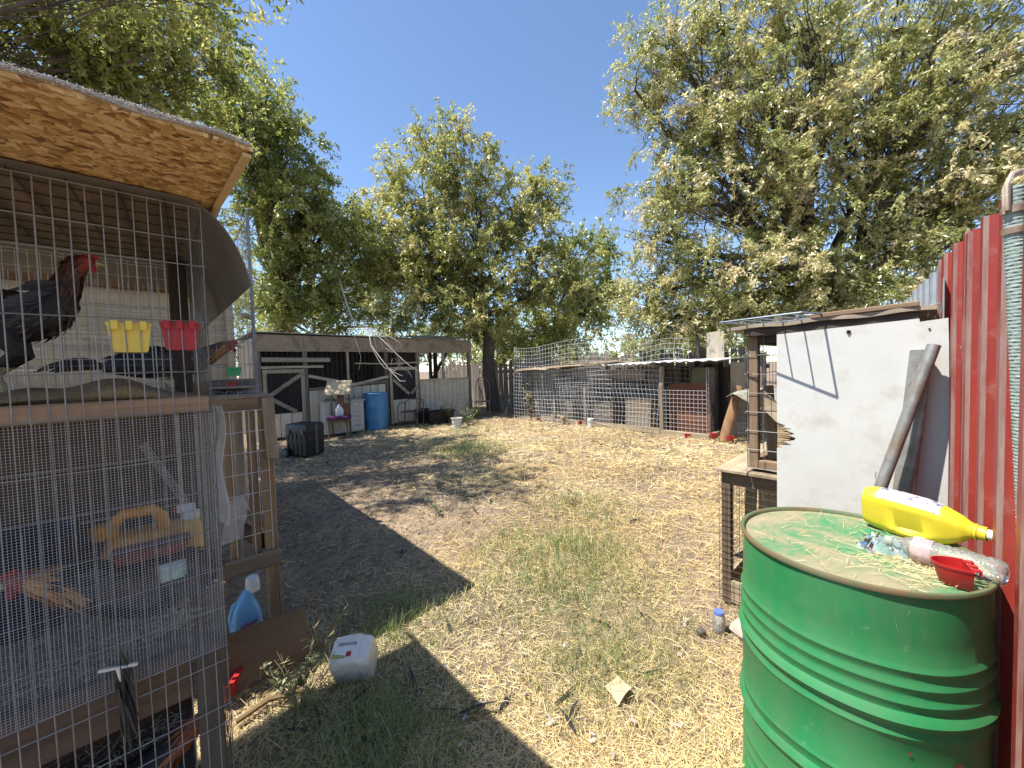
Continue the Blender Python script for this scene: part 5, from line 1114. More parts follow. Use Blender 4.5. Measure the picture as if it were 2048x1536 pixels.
mb = MB()
for k, (a0, b0) in enumerate(((-.03, .0), (-.01, .006), (.012, .003), (.03, .01))): mb.tube([(o_[0]+a0, o_[1]-.051, o_[2]+.075+b0), (o_[0]+a0+.006, o_[1]-.0515, o_[2]+.095+b0), (o_[0]+a0+.014, o_[1]-.051, o_[2]+.078+b0)], .0025, 5)
mb.build('red_script', P_RED, bb)
a0, a1 = PY(465, 1272, 2.17), PY(609, 1211, 2.15); 
MB().prism([(.13, .0), (.482, .0), (.490, a1[2]), (.13, a1[2]+.005)], (0, 2.12, 0), (1, 0, 0), (0, .11, .99), (0, .012, 0)).build('plywood_board', surf('brown_board', (.17, .115, .075), (.115, .08, .055), 6, .7, .1, 0, (.3, 1, 1), dirt=(.09, .07, .05), dirt_amt=.3), base=(.3, 2.13, 0), label='low brown board standing on edge in front of the blue bottle', cat='board')
p = G(482, 1400); cup(P_RED, 'red plastic cup lying in the weeds at the foot of the near cage', (p[0]-.02, p[1]+.02, .11), R(60), 1.5)
MB().tube([(.36, 1.92, .02), (.28, 1.95, .03), (.16, 1.93, .02)], [.012, .014, .012], 7).build('stick', wood('stick', (.28, .19, .1), 'x'), base=(.25, 1.93, 0), smooth=50, label='short brown stick lying below the brown board', cat='stick')
# pale tub lying in the straw
tu = thing('plastic_tub', 'milky white plastic tub with a printed sloping face lying in the straw', 'tub', (0, 0, 0))
m, nt, b = newmat('milky_plastic'); b.inputs['Base Color'].default_value = (.80, .78, .70, 1); b.inputs['Roughness'].default_value = .38; b.inputs['Subsurface Weight'].default_value = .5; b.inputs['Subsurface Radius'].default_value = (.05, .045, .035); b.inputs['Subsurface Scale'].default_value = .5
vec = tex_coords(nt); nn_ = noise_n(nt, vec, 12, 6, .6); r = ramp(nt, [(.35, (.66, .62, .52)), (.6, (.84, .83, .78))]); nt.links.new(nn_.outputs[0], r.inputs[0]); nt.links.new(r.outputs[0], b.inputs['Base Color']); MILK = m
mb = MB(); secs = []
for x, w, h, zc in ((-.092, .11, .12, .085), (-.088, .125, .15, .088), (-.075, .135, .175, .09), (-.02, .14, .185, .093), (.03, .14, .188, .094), (.045, .14, .170, .086), (.075, .138, .165, .084), (.088, .125, .15, .084), (.092, .105, .12, .084)):
    secs.append([(x, a, zc+b_) for a, b_ in rrect(w, h, .032, 6)])
mb.loft(secs); mb.build('body', MILK, tu, smooth=40)
mb = MB()
for k in range(4): mb.sheet(lambda u, v: (-.06+.032*k+.010*u, -.0705, .03+.07*v), 1, 3, .0012)
mb.build('ribs', MILK, tu)
mb = MB(); mb.sheet(lambda u, v: (-.078+.125*u, -.062+.085*v, .1865+.0012-.012*(1-min(1, v*4))**2-.010*abs(u-.5)**3), 12, 8, .0004); mb.build('label', surf('pale_label', (.78, .76, .7), (.7, .67, .58), 20, .4, 0), tu, smooth=60)
mb = MB(); mb.sheet(lambda u, v: (-.07+.06*u, -.050+.022*v*(1-.6*u), .1883), 4, 2, .0004); mb.build('yellow_print', surf('ochre_print', (.5, .42, .12), None, 9, .4, 0), tu)
mb = MB(); mb.sheet(lambda u, v: (-.008+.022*u, -.045+.022*v, .1886), 2, 2, .0004); mb.build('red_print', P_RED, tu)
mb = MB()
for k in range(9):
    x0 = -.052+.0095*k; mb.box(x0, x0+.0032, .004, .018, .1880, .1888); mb.box(x0, x0+.006, .009+.004*(k % 2), .012+.004*(k % 2), .1881, .1889)
mb.build('black_print', wd_['x'], tu)
p = G(722, 1344); tu.location = (p[0], p[1]+.03, .0); tu.rotation_euler = (R(24), R(-3), R(-38))
# paper scrap, bottles and stone by the hutch
p = G(1232, 1388)
MB().sheet(lambda u, v: (p[0]-.06+.11*u+.03*v, p[1]-.05+.09*v, .018+.012*math.sin(3*u+2*v)+.01*u), 6, 6, .001).build('cardboard_scrap', surf('card', (.56, .46, .30), (.45, .36, .22), 9, .85, .1), base=(p[0], p[1], 0), smooth=60, label='pale torn cardboard scrap lying on the straw', cat='cardboard')
p = G(1438, 1262)
wb = thing('water_bottle', 'small clear water bottle with a blue ring standing by the hutch foot', 'bottle', (p[0], p[1], 0))
MB().lathe([(.026, 0), (.031, .006), (.031, .03), (.0295, .036), (.031, .042), (.031, .08), (.024, .10), (.016, .108)], 24, (p[0], p[1], 0)).build('body', clear_plastic('clear_pet2', (.8, .82, .84), .08, .25), wb, smooth=50)
MB().lathe([(.026, .096), (.027, .098), (.024, .112), (.0005, .114)], 20, (p[0], p[1], 0)).build('cap', plastic('blue_cap', (.12, .2, .6)), wb, smooth=40)
p = G(1478, 1262)
def stone(px, py, r, lab, mat, seed):
    p = G(px, py); q = np.random.default_rng(seed); ph = q.uniform(0, 6, 6); mb = MB()
    mb.lathe([(.15*r, .0), (.8*r, .05*r), (1*r, .5*r), (.9*r, 1.0*r), (.55*r, 1.45*r), (.05*r, 1.6*r)], 16, (p[0], p[1], 0))
    mb.v = [(x+.14*r*math.sin(3*(y-p[1])/r+ph[0]), y+.14*r*math.sin(3*(x-p[0])/r+ph[1])+.08*r*math.sin(4*z/r), z*(.9+.1*math.sin(5*(x-p[0])/r+ph[2]))) for x, y, z in mb.v]
    mb.build('stone' if 'stone' in lab else 'plastic_bag', mat, base=(p[0], p[1], 0), smooth=40, label=lab, cat='stone' if 'stone' in lab else 'bag')
stone(1484, 1272, .055, 'pale rounded stone between the water bottle and the green drum', surf('pale_stone', (.5, .45, .38), (.36, .31, .25), 12, .9, .4), 3)
stone(1402, 1268, .024, 'small dark stone left of the water bottle', surf('dark_stone', (.12, .1, .085), None, 12, .9, .4), 4)

# ------------------------------------------------------------------ things in front of the coop
tbx = thing('tool_box', 'black wheeled plastic tool box standing on bare soil before the coop', 'tool box', (0, 0, 0))
BLK = plastic('black_plastic', (.012, .012, .013), .45, dirt=(.06, .055, .05)); GRYP = plastic('grey_plastic', (.1, .1, .1), .5)
# local: width along x, depth y, front face at -y
MB().loft([[(a, b_, z) for a, b_ in rrect(w, d, .03, 4)] for z, w, d in ((.03, .46, .34), (.05, .49, .37), (.27, .50, .38), (.272, .47, .355), (.285, .47, .355), (.287, .51, .385), (.44, .51, .385), (.442, .48, .36), (.452, .48, .36), (.454, .52, .39), (.56, .52, .39), (.585, .50, .37), (.592, .46, .33))]).build('body', BLK, tbx, smooth=35)
for x in np.linspace(-.2, .2, 5): MB().box(x-.022, x+.022, -.20, -.17, .06, .26, .006).build('rib', BLK, tbx)
for x in np.linspace(-.2, .2, 5): MB().box(x-.022, x+.022, -.203, -.18, .30, .43, .006).build('rib', BLK, tbx)
for x in (-.16, .16): MB().box(x-.03, x+.03, -.215, -.19, .40, .50, .006).build('latch', GRYP, tbx)
for y in (-.13, .13):
    for s in (-1,):
        wh = MB(); wh.lathe([(.02, -.022), (.078, -.022), (.085, -.014), (.085, .014), (.078, .022), (.02, .022)], 24); wh.v = [(v_[0]-.215, y+v_[2]*1.0-.1*(1 if y > 0 else 1), v_[1]+.085) for v_ in wh.v]
        w_ = wh.build('wheel', BLK, tbx, smooth=40); hb_ = MB(); hb_.lathe([(.045, -.026), (.05, -.024), (.05, .024), (.045, .026)], 18); hb_.v = [(v_[0]-.215, y+v_[2]-.1, v_[1]+.085) for v_ in hb_.v]; hb_.build('hub', GRYP, w_, smooth=40)
for x in (-.14, .14): MB().tube([(x, .2, .1), (x, .2, .6), (x*.96, .2, .615)], .011, 8).build('handle_rail', GRYP, tbx, smooth=50)
MB().tube([(-.10, 0, .59), (-.09, 0, .612), (.09, 0, .612), (.10, 0, .59)], .012, 8).build('carry_handle', BLK, tbx, smooth=50)
MB().box(.235, .266, -.03, .03, .05, .57, .005).build('strap', GRYP, tbx)
p = G(618, 910); tbx.location = (p[0]-.05, p[1]-.02, .0); tbx.rotation_euler = (0, 0, R(-62))
# white dresser with clutter on top
PAINT = surf('chipped_white', (.62, .59, .52), (.48, .44, .36), 8, .7, .1, 0, dirt=(.3, .24, .17), dirt_amt=.35)
dr = thing('dresser', 'old white dresser with drawers standing against the coop front', 'dresser', (3.3, 9.35, 0))
MB().box(2.72, 3.62, 9.34, 9.72, .05, .78, .006).build('carcass', PAINT, dr); MB().box(2.69, 3.65, 9.31, 9.74, .78, .81, .006).build('top', PAINT, dr)
for k in range(3):
    d_ = MB().box(3.30, 3.59, 9.322, 9.337, .09+k*.225, .30+k*.225, .005).build('drawer', PAINT, dr); MB().tube([(3.40, 9.323, .2+k*.225), (3.40, 9.308, .2+k*.225), (3.50, 9.308, .2+k*.225), (3.50, 9.323, .2+k*.225)], .006, 6).build('pull', STEEL, d_, smooth=50)
MB().box(2.76, 3.0, 9.322, 9.337, .09, .75, .005).build('door', PAINT, dr); MB().box(3.04, 3.28, 9.324, 9.339, .42, .75, .004).build('door', wood('warm', (.3, .16, .08), 'x'), dr); MB().box(3.04, 3.28, 9.324, 9.339, .09, .40, .004).build('door', PAINT, dr)
for k in range(9):
    x, y = random.uniform(2.78, 3.3), random.uniform(9.36, 9.6); mb = MB()
    if k < 5: mb.bar((x, y, .822), (x+random.uniform(.1, .25), y+random.uniform(-.1, .1), .84+.01*k), .04, .02)
    else: mb.lathe([(.02, 0), (.035, .01), (.03, .05), (.01, .07)], 10, (x, y, .811))
    mb.build('wood_scrap' if k < 5 else 'clod', wm['x'] if k < 5 else surf('clod', (.2, .15, .1), None, 20, .9, .4), base=(x, y, .811), label='small wood offcut lying on the dresser top' if k < 5 else 'small dark clod lying on the dresser top', cat='scrap' if k < 5 else 'clod', group='clutter on the dresser top' + (' wood' if k < 5 else ' clods'))
# dining chair with purple seat, tilted board on its back
CHW = wood('chair', (.26, .16, .09), 'z', (.15, .09, .05))
ch = thing('dining_chair', 'wooden dining chair with a purple cushion seat before the dresser', 'chair', (0, 0, 0))
MB().loft([[(a, b_, z) for a, b_ in rrect(w, d, .07, 5)] for z, w, d in ((.43, .46, .44), (.44, .48, .46), (.48, .47, .45), (.50, .40, .38), (.505, .2, .2))]).build('cushion', surf('purple_cloth', (.10, .022, .085), (.055, .012, .05), 18, .9, .2), ch, smooth=50)
MB().loft([[(a, b_, z) for a, b_ in rrect(.45, .43, .04, 4)] for z in (.37, .43)]).build('seat_rail', CHW, ch)
for x in (-.19, .19):
    MB().tube([(x, -.19, .38), (x, -.195, .2), (x*1.02, -.20, 0)], [.025, .02, .015], 8).build('leg', CHW, ch, smooth=50)
    MB().tube([(x, .27, 0), (x, .2, .25), (x, .19, .45), (x, .22, .75), (x, .27, 1.0)], [.018, .022, .024, .02, .018], 8).build('leg', CHW, ch, smooth=50)
MB().bar((0, .2, .46), (0, .255, .98), .15, .015, up=(0, 1, 0)).build('splat', CHW, ch); MB().tube([(-.2, .265, .97), (0, .285, .99), (.2, .265, .97)], .022, 8).build('top_rail', CHW, ch, smooth=50)
p = G(682, 876); ch.location = (p[0], p[1]+.05, 0); ch.rotation_euler = (0, 0, R(-28))
cx_, cy_ = p[0]+.08, p[1]+.27
MB().boxm((cx_, cy_, 1.13), unit(V(.8, -.45, 0))*.27, unit(V(.35, .62, .62))*.24, unit(np.cross(unit(V(.8, -.45, 0)), unit(V(.35, .62, .62))))*.008, .002).build('tilted_board', surf('sunny_ply', (.55, .44, .28), (.42, .32, .19), 7, .8, .15, 0, (.3, 1, 1)), base=(cx_, cy_, 1.0), label='pale square board propped at a tilt on the chair back', cat='board')
mj = thing('milk_jug', 'white plastic milk jug standing on the purple chair seat', 'jug', (p[0]-.0, p[1]+.02, .5))
MB().loft([[(p[0]+a, p[1]+.02+b_, .505+z) for a, b_ in rrect(w, w, .03, 4)] for z, w in ((0, .13), (.01, .145), (.13, .15), (.18, .11), (.22, .055), (.24, .045))]).build('body', plastic('jug_white', (.74, .74, .72), .4), mj, smooth=45)
MB().tube([(p[0]-.055, p[1]-.03, .64), (p[0]-.075, p[1]-.05, .69), (p[0]-.04, p[1]-.03, .735), (p[0]-.0, p[1]+.0, .74)], .014, 8).build('handle', plastic('jug_white', (.74, .74, .72)), mj, smooth=50)
MB().lathe([(.022, .74), (.023, .765), (.0005, .767)], 14, (p[0], p[1]+.02, 0)).build('cap', plastic('jug_white', (.74, .74, .72)), mj, smooth=40)
# blue barrel
p = G(752, 858); bp = (3.98, 9.47)
bl = thing('plastic_barrel', 'blue plastic barrel with a cut-open top right of the dresser', 'barrel', (bp[0], bp[1], 0))
BB = plastic('barrel_blue', (.07, .24, .46), .4)
prof = [(.24, 0), (.27, .02), (.28, .1), (.28, .28), (.288, .31), (.28, .34), (.285, .55), (.292, .6), (.285, .65), (.28, .86), (.29, .92), (.292, .94), (.28, .94), (.27, .85), (.27, .05)]
MB().lathe(prof, 40, (bp[0], bp[1], 0)).build('shell', BB, bl, smooth=35)
MB().tube([(bp[0]+.29*math.cos(a), bp[1]+.29*math.sin(a), .935) for a in np.linspace(0, 6.283, 33)], .012, 6, False).build('rim', BB, bl, smooth=50)
# metal patio chair
pc = thing('patio_chair', 'brown metal patio chair with curved arms left of the black bucket', 'chair', (0, 0, 0))
PM = surf('bronze_tube', (.12, .085, .06), (.07, .05, .035), 20, .5, .1, .3)
for x in (-.25, .25):
    MB().tube([(x, .22, .0), (x, .24, .42), (x, .28, .62), (x, .12, .66), (x, -.15, .64), (x, -.24, .58), (x, -.25, .42), (x, -.24, 0)], .014, 8).build('side_frame', PM, pc, smooth=50)
for y in (-.24, -.12, 0, .12, .24): MB().bar((-.25, y, .42), (.25, y, .42), .10, .012).build('seat_slat', PM, pc)
MB().tube([(-.25, .26, .5), (-.25, .33, .68), (-.15, .345, .72), (.15, .345, .72), (.25, .33, .68), (.25, .26, .5)], .013, 8).build('back_frame', PM, pc, smooth=50)
MB().tube([(-.25, -.24, .2), (.25, -.24, .2)], .01, 6).build('stretcher', PM, pc)
p = (4.72, 9.05); pc.location = (p[0], p[1], 0); pc.rotation_euler = (0, 0, R(-48))
# buckets and planter
def bucket(px, py, r0, r1, h, mat, lab, nm='bucket', dy=0.0, rim=True):
    p = G(px, py); c = (p[0], p[1]+dy, 0); t = thing(nm, lab, 'bucket' if nm == 'bucket' else 'pot', c)
    MB().lathe([(r0, 0), (r0+(r1-r0)*.95, h*.95), (r1+.012, h*.95), (r1+.012, h), (r1-.006, h), (r0-.008, .02)], 28, c).build('shell', mat, t, smooth=35)
    MB().tube([(c[0]+(r1+.01)*math.cos(a), c[1]+(r1+.01)*math.sin(a), h*.93-.10*math.sin(a-.6) if 0 < a-.6 < 3.2 else h*.93) for a in np.linspace(.6, 3.75, 12)], .004, 5).build('handle', STEEL, t, smooth=50)
bucket(845, 846, .15, .19, .40, plastic('soot_plastic', (.02, .02, .022), .5), 'black bucket beside the coop door right of the patio chair', dy=0)
bucket(914, 856, .10, .135, .26, plastic('pot_white', (.66, .64, .58), .45), 'small off-white bucket among the weeds before the coop', dy=0)
p = G(880, 846)
tbk = MB(); tbk.loft([[(p[0]+a, p[1]+.1+b_, z) for a, b_ in rrect(w, d, .05, 4)] for z, w, d in ((0, .75, .42), (.30, .85, .5), (.34, .9, .54), (.34, .86, .5), (.06, .74, .42))]); tbk.build('mixing_tub', plastic('soot_plastic', (.02, .02, .022)), base=(p[0], p[1], 0), smooth=40, label='long black plastic tub lying along the coop front', cat='tub')
p = G(938, 832); MB().lathe([(.12, 0), (.2, .06), (.2, .14), (.16, .3), (.1, .34), (.02, .36)], 14, (p[0], p[1]+.1, 0)).build('feed_sack', surf('grey_sack', (.5, .5, .5), (.16, .16, .16), 9, .8, .4), base=(p[0], p[1]+.1, 0), smooth=40, label='grey and white sack slumped at the right corner of the coop', cat='sack')
# rusty arched garden chair by the far fence
ac = thing('garden_chair', 'rusty metal garden chair with an arched back beside the coop corner', 'chair', (8.0, 9.3, 0))
AM = surf('arch_steel', (.30, .27, .24), (.16, .1, .07), 20, .6, .1, .3)
p = at(966, 800, 12.2); ax_, ay_ = p[0], p[1]
mb = MB(); sdv = unit(V(.74, -.67, 0))
P_ = lambda s, z, o_=0.0: V(ax_, ay_, 0)+sdv*s+V(.67, .74, 0)*o_+V(0, 0, z)
mb.tube([P_(-.22, 0), P_(-.22, .9), P_(-.17, 1.1), P_(-.06, 1.2), P_(.06, 1.2), P_(.17, 1.1), P_(.22, .9), P_(.22, 0)], .014, 6); mb.build('back_frame', AM, ac, smooth=50)
for s in (-.12, 0, .12): MB().tube([P_(s, .45), P_(s, 1.14)], .008, 6).build('spindle', AM, ac)
MB().bar(P_(-.24, .45, -.22), P_(.24, .45, -.22), .44, .02).build('seat', AM, ac)
for s in (-.22, .22): MB().tube([P_(s, 0, -.42), P_(s, .45, -.42)], .014, 6).build('leg', AM, ac)
# red cups on the ground by the far pens
for i, (px, py, sc, lab) in enumerate(((1376, 868, 1.5, 'red cup on the ledge of the red-brown pen'), (1427, 866, 1.6, 'red cup on the ground left of the leaning log'), (1460, 872, 1.6, 'red cup on the ground before the wire crate'), (1160, 842, 1.4, 'red cup hanging low on the long wire pen'), (1077, 835, 1.2, 'small red cup at the left end of the wire pen'))):
    p = PX(px, py, 7.46); cup(P_RED, lab, (p[0], p[1], max(p[2], .095*sc*.6)), R(90+20*i), sc, 'red cups by the far pens')
for px, py, m_, lab in ((1127, 842, wp['z'], 'short pale wooden peg at the foot of the wire pen'), (1181, 846, plastic('white_cap', (.7, .7, .68)), 'small white jar at the foot of the wire pen')):
    p = PX(px, py, 7.42); MB().lathe([(.05, 0), (.055, .02), (.055, .16), (.075, .165), (.075, .22), (.005, .225)], 14, (p[0], p[1], 0)).build('wooden_peg' if 'peg' in lab else 'jar', m_, base=(p[0], p[1], 0), smooth=35, label=lab, cat='peg' if 'peg' in lab else 'jar')
# ------------------------------------------------------------------ loose feathers on the ground
FW = surf('pale_feather', (.5, .44, .38), (.33, .28, .24), 60, .9, 0); FD = surf('dark_feather', (.018, .016, .018), (.045, .04, .038), 60, .55, 0)
def feather_mesh(ln, wd, bend, ragged, seed):
    q = np.random.default_rng(seed); mb = MB(); n = 10; k = []
    for i in range(n+1):
        t = i/n; w = wd*math.sin(math.pi*min(1, .08+t*.95))**.6*(1+ragged*q.normal()); c = V(ln*t, bend*ln*t*t, .012*math.sin(math.pi*t)+.002)
        k.append((c, w))
    mb.loft([[c+V(0, w/2, .004), c+V(0, 0, .0015), c+V(0, -w/2*.7, .004), c+V(0, 0, -.0005)] for c, w in k])
    mb.tube([k[0][0]-V(ln*.12, 0, 0)]+[c+V(0, 0, .002) for c, w in k[::3]], .0011, 4)
    return mb
dark = [(832, 1400, .17, 60), (905, 1440, .20, -15), (1000, 1420, .14, 25), (860, 1425, .12, -50), (690, 1420, .14, 10), (640, 1460, .12, 75), (720, 1480, .15, -70), (1180, 1240, .13, -60), (900, 1270, .13, 60), (925, 1255, .10, 20), (955, 1030, .16, 70), (980, 1010, .14, 40), (1280, 1350, .11, -40), (1110, 1410, .15, -10), (1140, 1440, .10, 30), (1260, 1045, .14, 0), (1150, 1470, .12, 60), (740, 1040, .12, 10), (800, 1110, .12, 40), (530, 1330, .13, 30), (560, 1470, .12, -30), (1380, 1045, .12, 15), (1290, 1240, .09, 45), (1050, 1170, .08, 10)]
dk = [feather_mesh(1.0, .16, b_, .12, s) for s, b_ in ((1, .25), (2, -.3), (3, .1))]; pk = [feather_mesh(1.0, .42, b_, .3, s) for s, b_ in ((4, .1), (5, -.2))]
me_d = []; me_p = []
for arr, src, mt_ in ((me_d, dk, FD), (me_p, pk, FW)):
    for mb in src:
        o = mb.build('feather', mt_, smooth=60); arr.append(o.data); bpy.data.objects.remove(o)
def feather(px, py, ln, ang, arr, lab, grp, tilt=.0, z=.018):
    p = G(px, py); o = bpy.data.objects.new('feather', random.choice(arr)); COL.objects.link(o)
    o.location = (p[0], p[1], float(gheight(p[0], p[1]))+z); o.rotation_euler = (random.uniform(-.5, .5), tilt+random.uniform(-.12, .05), R(ang)); o.scale = (ln, ln, ln)
    tag(o, lab, 'feather', grp)
for i, (px, py, ln, an) in enumerate(dark): feather(px, py, ln, an, me_d, 'long dark feather lying loose on the ground', 'dark feathers on the ground')
for i in range(85):
    if i < 55: px, py = random.uniform(800, 1420), random.uniform(1120, 1530)
    else: px, py = random.uniform(545, 900), random.uniform(1010, 1330)
    feather(px, py, random.uniform(.02, .045), random.uniform(0, 360), me_p, 'small pale downy feather caught in the straw', 'pale downy feathers in the straw', -.1, .02)
# ------------------------------------------------------------------ trees
BARK = surf('bark', (.13, .105, .085), (.055, .045, .036), 14, .95, .8, 0, (1, 1, .25), bdist=.02)
def limb(mb, a, b_, r0, r1, n=7, wob=.12, sides=7, sag=0.0):
    a, b_ = np.asarray(a, float), np.asarray(b_, float); L = np.linalg.norm(b_-a); ph = rng.uniform(0, 6, 3)
    pts = []
    for t in np.linspace(0, 1, n):
        w = math.sin(math.pi*t)*wob*L*.25
        pts.append(a+(b_-a)*t+V(math.sin(5*t+ph[0]), math.sin(4*t+ph[1]), .6*math.sin(6*t+ph[2]))*w+V(0, 0, -sag*L*t*t+sag*L*t))
    mb.tube(pts, list(np.linspace(r0, r1, n)), sides, False); return pts
def tree(name, lab, base, fork_h, r0, lobes, leafm, ll, lw, droop=.35, cl=.28, group=None, shell=.5, twig_r=.012, dens=1.0, tb=(2.0, 2.2)):
    """lobes: (centre, (rx, ry, rz), leaves, clusters)"""
    base = np.asarray(base, float); t = thing(name, lab, 'tree', tuple(base), group); mb = MB()
    cen = np.mean([l[0] for l in lobes], axis=0); fork = base+V((cen[0]-base[0])*.15, (cen[1]-base[1])*.15, fork_h)
    top = base+V((cen[0]-base[0])*.5, (cen[1]-base[1])*.5, max(fork_h*1.3, cen[2]*.8))
    tp = limb(mb, base, fork, r0*1.25, r0*.85, 6, .1, 12); tp2 = limb(mb, fork, top, r0*.85, r0*.3, 7, .2, 10)
    Cs, As, Ns, Ls, Ws, Ti = [], [], [], [], [], []; TA, TD, TS = [], [], []
    for (c, rad, nl, nc) in lobes:
        nc = int(nc*1.55)
        c = np.asarray(c, float); src = tp2[int(rng.integers(0, 5))]
        lp = limb(mb, src, c, r0*.42, r0*.12, 8, .3, 7, .1)
        u = rng.normal(size=(nc, 3)); u /= np.linalg.norm(u, axis=1, keepdims=True); rr = rng.random(nc)**.42*np.where(rng.random(nc) < .28, rng.uniform(1.0, 1.42, nc), 1.0); cs = rng.uniform(.55, 1.45, nc)
        pc = c+u*rr[:, None]*np.array(rad)
        lt = rng.beta(*tb, nc)
        for k in range(nc):
            s = lp[int(rng.integers(3, 8))]
            q_ = s+(pc[k]-s)*rng.uniform(.45, .6)+rng.normal(0, .1, 3)
            if k % 2 == 0: limb(mb, s, pc[k], r0*.10, twig_r*.4, 5, .35, 4, .05)
            else: limb(mb, q_, pc[k], twig_r, twig_r*.3, 3, .3, 3)
        # sprays: every cluster is a handful of thin twigs, leaves stand alternately along them
        K = 7; outc = pc-c; outc /= np.linalg.norm(outc, axis=1, keepdims=True)+1e-6
        td = outc[:, None, :]*.55+rng.normal(size=(nc, K, 3))*.75-np.array([0, 0, 1])*droop*.5; td /= np.linalg.norm(td, axis=2, keepdims=True)
        tl = (cl*cs)[:, None]*rng.uniform(1.2, 2.9, (nc, K))
        TA.append(np.repeat(pc, K, 0)); TD.append((td*tl[..., None]).reshape(-1, 3)); TS.append(np.full(nc*K, droop))
        m_ = int(nl*dens); ci = rng.choice(nc, m_, p=cs/cs.sum()); ki = rng.integers(0, K, m_); sp_ = rng.random(m_)**.8
        d_ = td[ci, ki]; L_ = tl[ci, ki]
        p_ = pc[ci]+d_*(L_*sp_)[:, None]-np.array([0, 0, 1])*(droop*.45*L_*sp_**2)[:, None]+rng.normal(size=(m_, 3))*ll*.22
        out = outc[ci]
        Cs.append(p_); As.append(rng.normal(size=(m_, 3))*.65+d_*.5-np.array([0, 0, 1])*droop*.9)
        Ns.append(rng.normal(size=(m_, 3))*.55+out*.45+np.array([-.38, .2, .62])); Ls.append(rng.uniform(.5, 1.4, m_)*ll); Ws.append(rng.uniform(.6, 1.3, m_)*lw)
        Ti.append(np.clip(lt[ci]*.75+rng.random(m_)*.35-.05, 0, 1))
    A_ = np.concatenate(TA); D_ = np.concatenate(TD); S_ = np.concatenate(TS)[:, None]*np.linalg.norm(D_, axis=1, keepdims=True)*np.array([0, 0, -.45]); B_ = A_+D_*.55+S_*.3; E_ = A_+D_+S_
    rr_ = max(.0022, ll*.022); nn_ = len(A_); ring = np.array([[1, 0, 0], [-.5, .8, .3], [-.5, -.8, -.3]])
    vs_ = np.stack([A_[:, None]+ring*rr_*1.5, B_[:, None]+ring*rr_, E_[:, None]+ring*rr_*.4], 1).reshape(-1, 3)-base
    b0 = np.arange(nn_)[:, None]*9; qs = np.concatenate([b0+[k, (k+1) % 3, 3+(k+1) % 3, 3+k] for k in range(3)]+[b0+[3+k, 3+(k+1) % 3, 6+(k+1) % 3, 6+k] for k in range(3)], 0)
    npmesh('twigs', vs_, qs, BARK, t, kind='stuff')
    mb.build('trunk', BARK, t, smooth=60)
    leaves('crown', np.concatenate(Cs)-base, np.concatenate(As), np.concatenate(Ns), np.concatenate(Ls), np.concatenate(Ws), .16, leafm, np.concatenate(Ti), t)
    return t
LF_G = leafmat('leaf_green', [(0, (.11, .14, .035)), (.45, (.27, .30, .085)), (.8, (.43, .42, .15)), (1, (.56, .51, .23))], .5, .34)
LF_C = leafmat('leaf_centre', [(0, (.12, .145, .04)), (.45, (.32, .33, .11)), (.8, (.52, .48, .19)), (.93, (.62, .52, .28)), (1, (.68, .55, .36))], .48, .34)
LF_R = leafmat('leaf_dry_edge', [(0, (.15, .175, .055)), (.4, (.38, .385, .145)), (.72, (.56, .52, .255)), (.88, (.64, .54, .33)), (1, (.71, .57, .42))], .46, .34)
def lb(px, py, dep, rw, rh, rd, nl, nc):
    """crown lobe: centre seen at a photo point, half-width/half-height given in photo pixels at that depth, half-depth in metres"""
    return (at(px, py, dep), (max(rw/F_PX*dep, .1), max(rd, .1), max(rh/F_PX*dep, .1)), nl, nc)
def basept(px, dep): p = at(px, 735, dep); return (p[0], p[1], 0.0)
# centre tree behind the right end of the coop
tree('elm_tree', 'tall rounded tree rising behind the right end of the coop', basept(985, 13.2), 3.0, .20, [
    lb(890, 300, 13.2, 70, 60, 1.3, 5200, 30), lb(850, 400, 13, 85, 70, 1.6, 6500, 34), lb(960, 400, 13.4, 85, 80, 1.6, 7000, 36), lb(1050, 430, 13.4, 75, 75, 1.5, 5500, 30), lb(830, 520, 12.6, 80, 70, 1.6, 6500, 32),
    lb(940, 530, 12.6, 90, 75, 1.8, 7500, 36), lb(1040, 540, 13, 80, 70, 1.6, 6000, 32), lb(860, 620, 12.2, 90, 50, 1.5, 5500, 28), lb(970, 640, 12.8, 80, 45, 1.5, 5000, 26), lb(1130, 560, 13.4, 65, 60, 1.3, 4200, 24), lb(1090, 400, 13.6, 45, 40, 1.0, 2000, 16), lb(745, 440, 12.6, 45, 55, 1.2, 2600, 18), lb(770, 540, 12.6, 50, 55, 1.3, 3200, 20), lb(780, 370, 13, 35, 45, 1.0, 1500, 12), ((6.5, 12.0, 5.2), (1.7, 1.5, 1.0), 5000, 26), ((7.2, 10.8, 5.4), (1.2, 1.2, .9), 3500, 20)],
    LF_C, .110, .056, cl=.23, dens=1.3)
tree('elm_tree', 'dark spreading tree with low drooping limbs behind the far picket fence', basept(1090, 16.5), 2.5, .18, [
    lb(1120, 610, 16.5, 75, 45, 1.5, 4200, 24), lb(1190, 540, 17, 40, 55, 1.3, 2600, 16), lb(1060, 650, 16, 60, 40, 1.4, 3000, 18), lb(1190, 620, 17, 50, 40, 1.2, 2400, 16), lb(1010, 690, 15.6, 60, 35, 1.2, 2600, 16), lb(1150, 510, 15.6, 45, 45, 1.2, 2600, 18), lb(1205, 590, 16, 35, 40, 1.0, 1800, 14), lb(1110, 670, 15.8, 60, 35, 1.2, 2600, 16)], LF_G, .14, .07, cl=.28, dens=1.4)
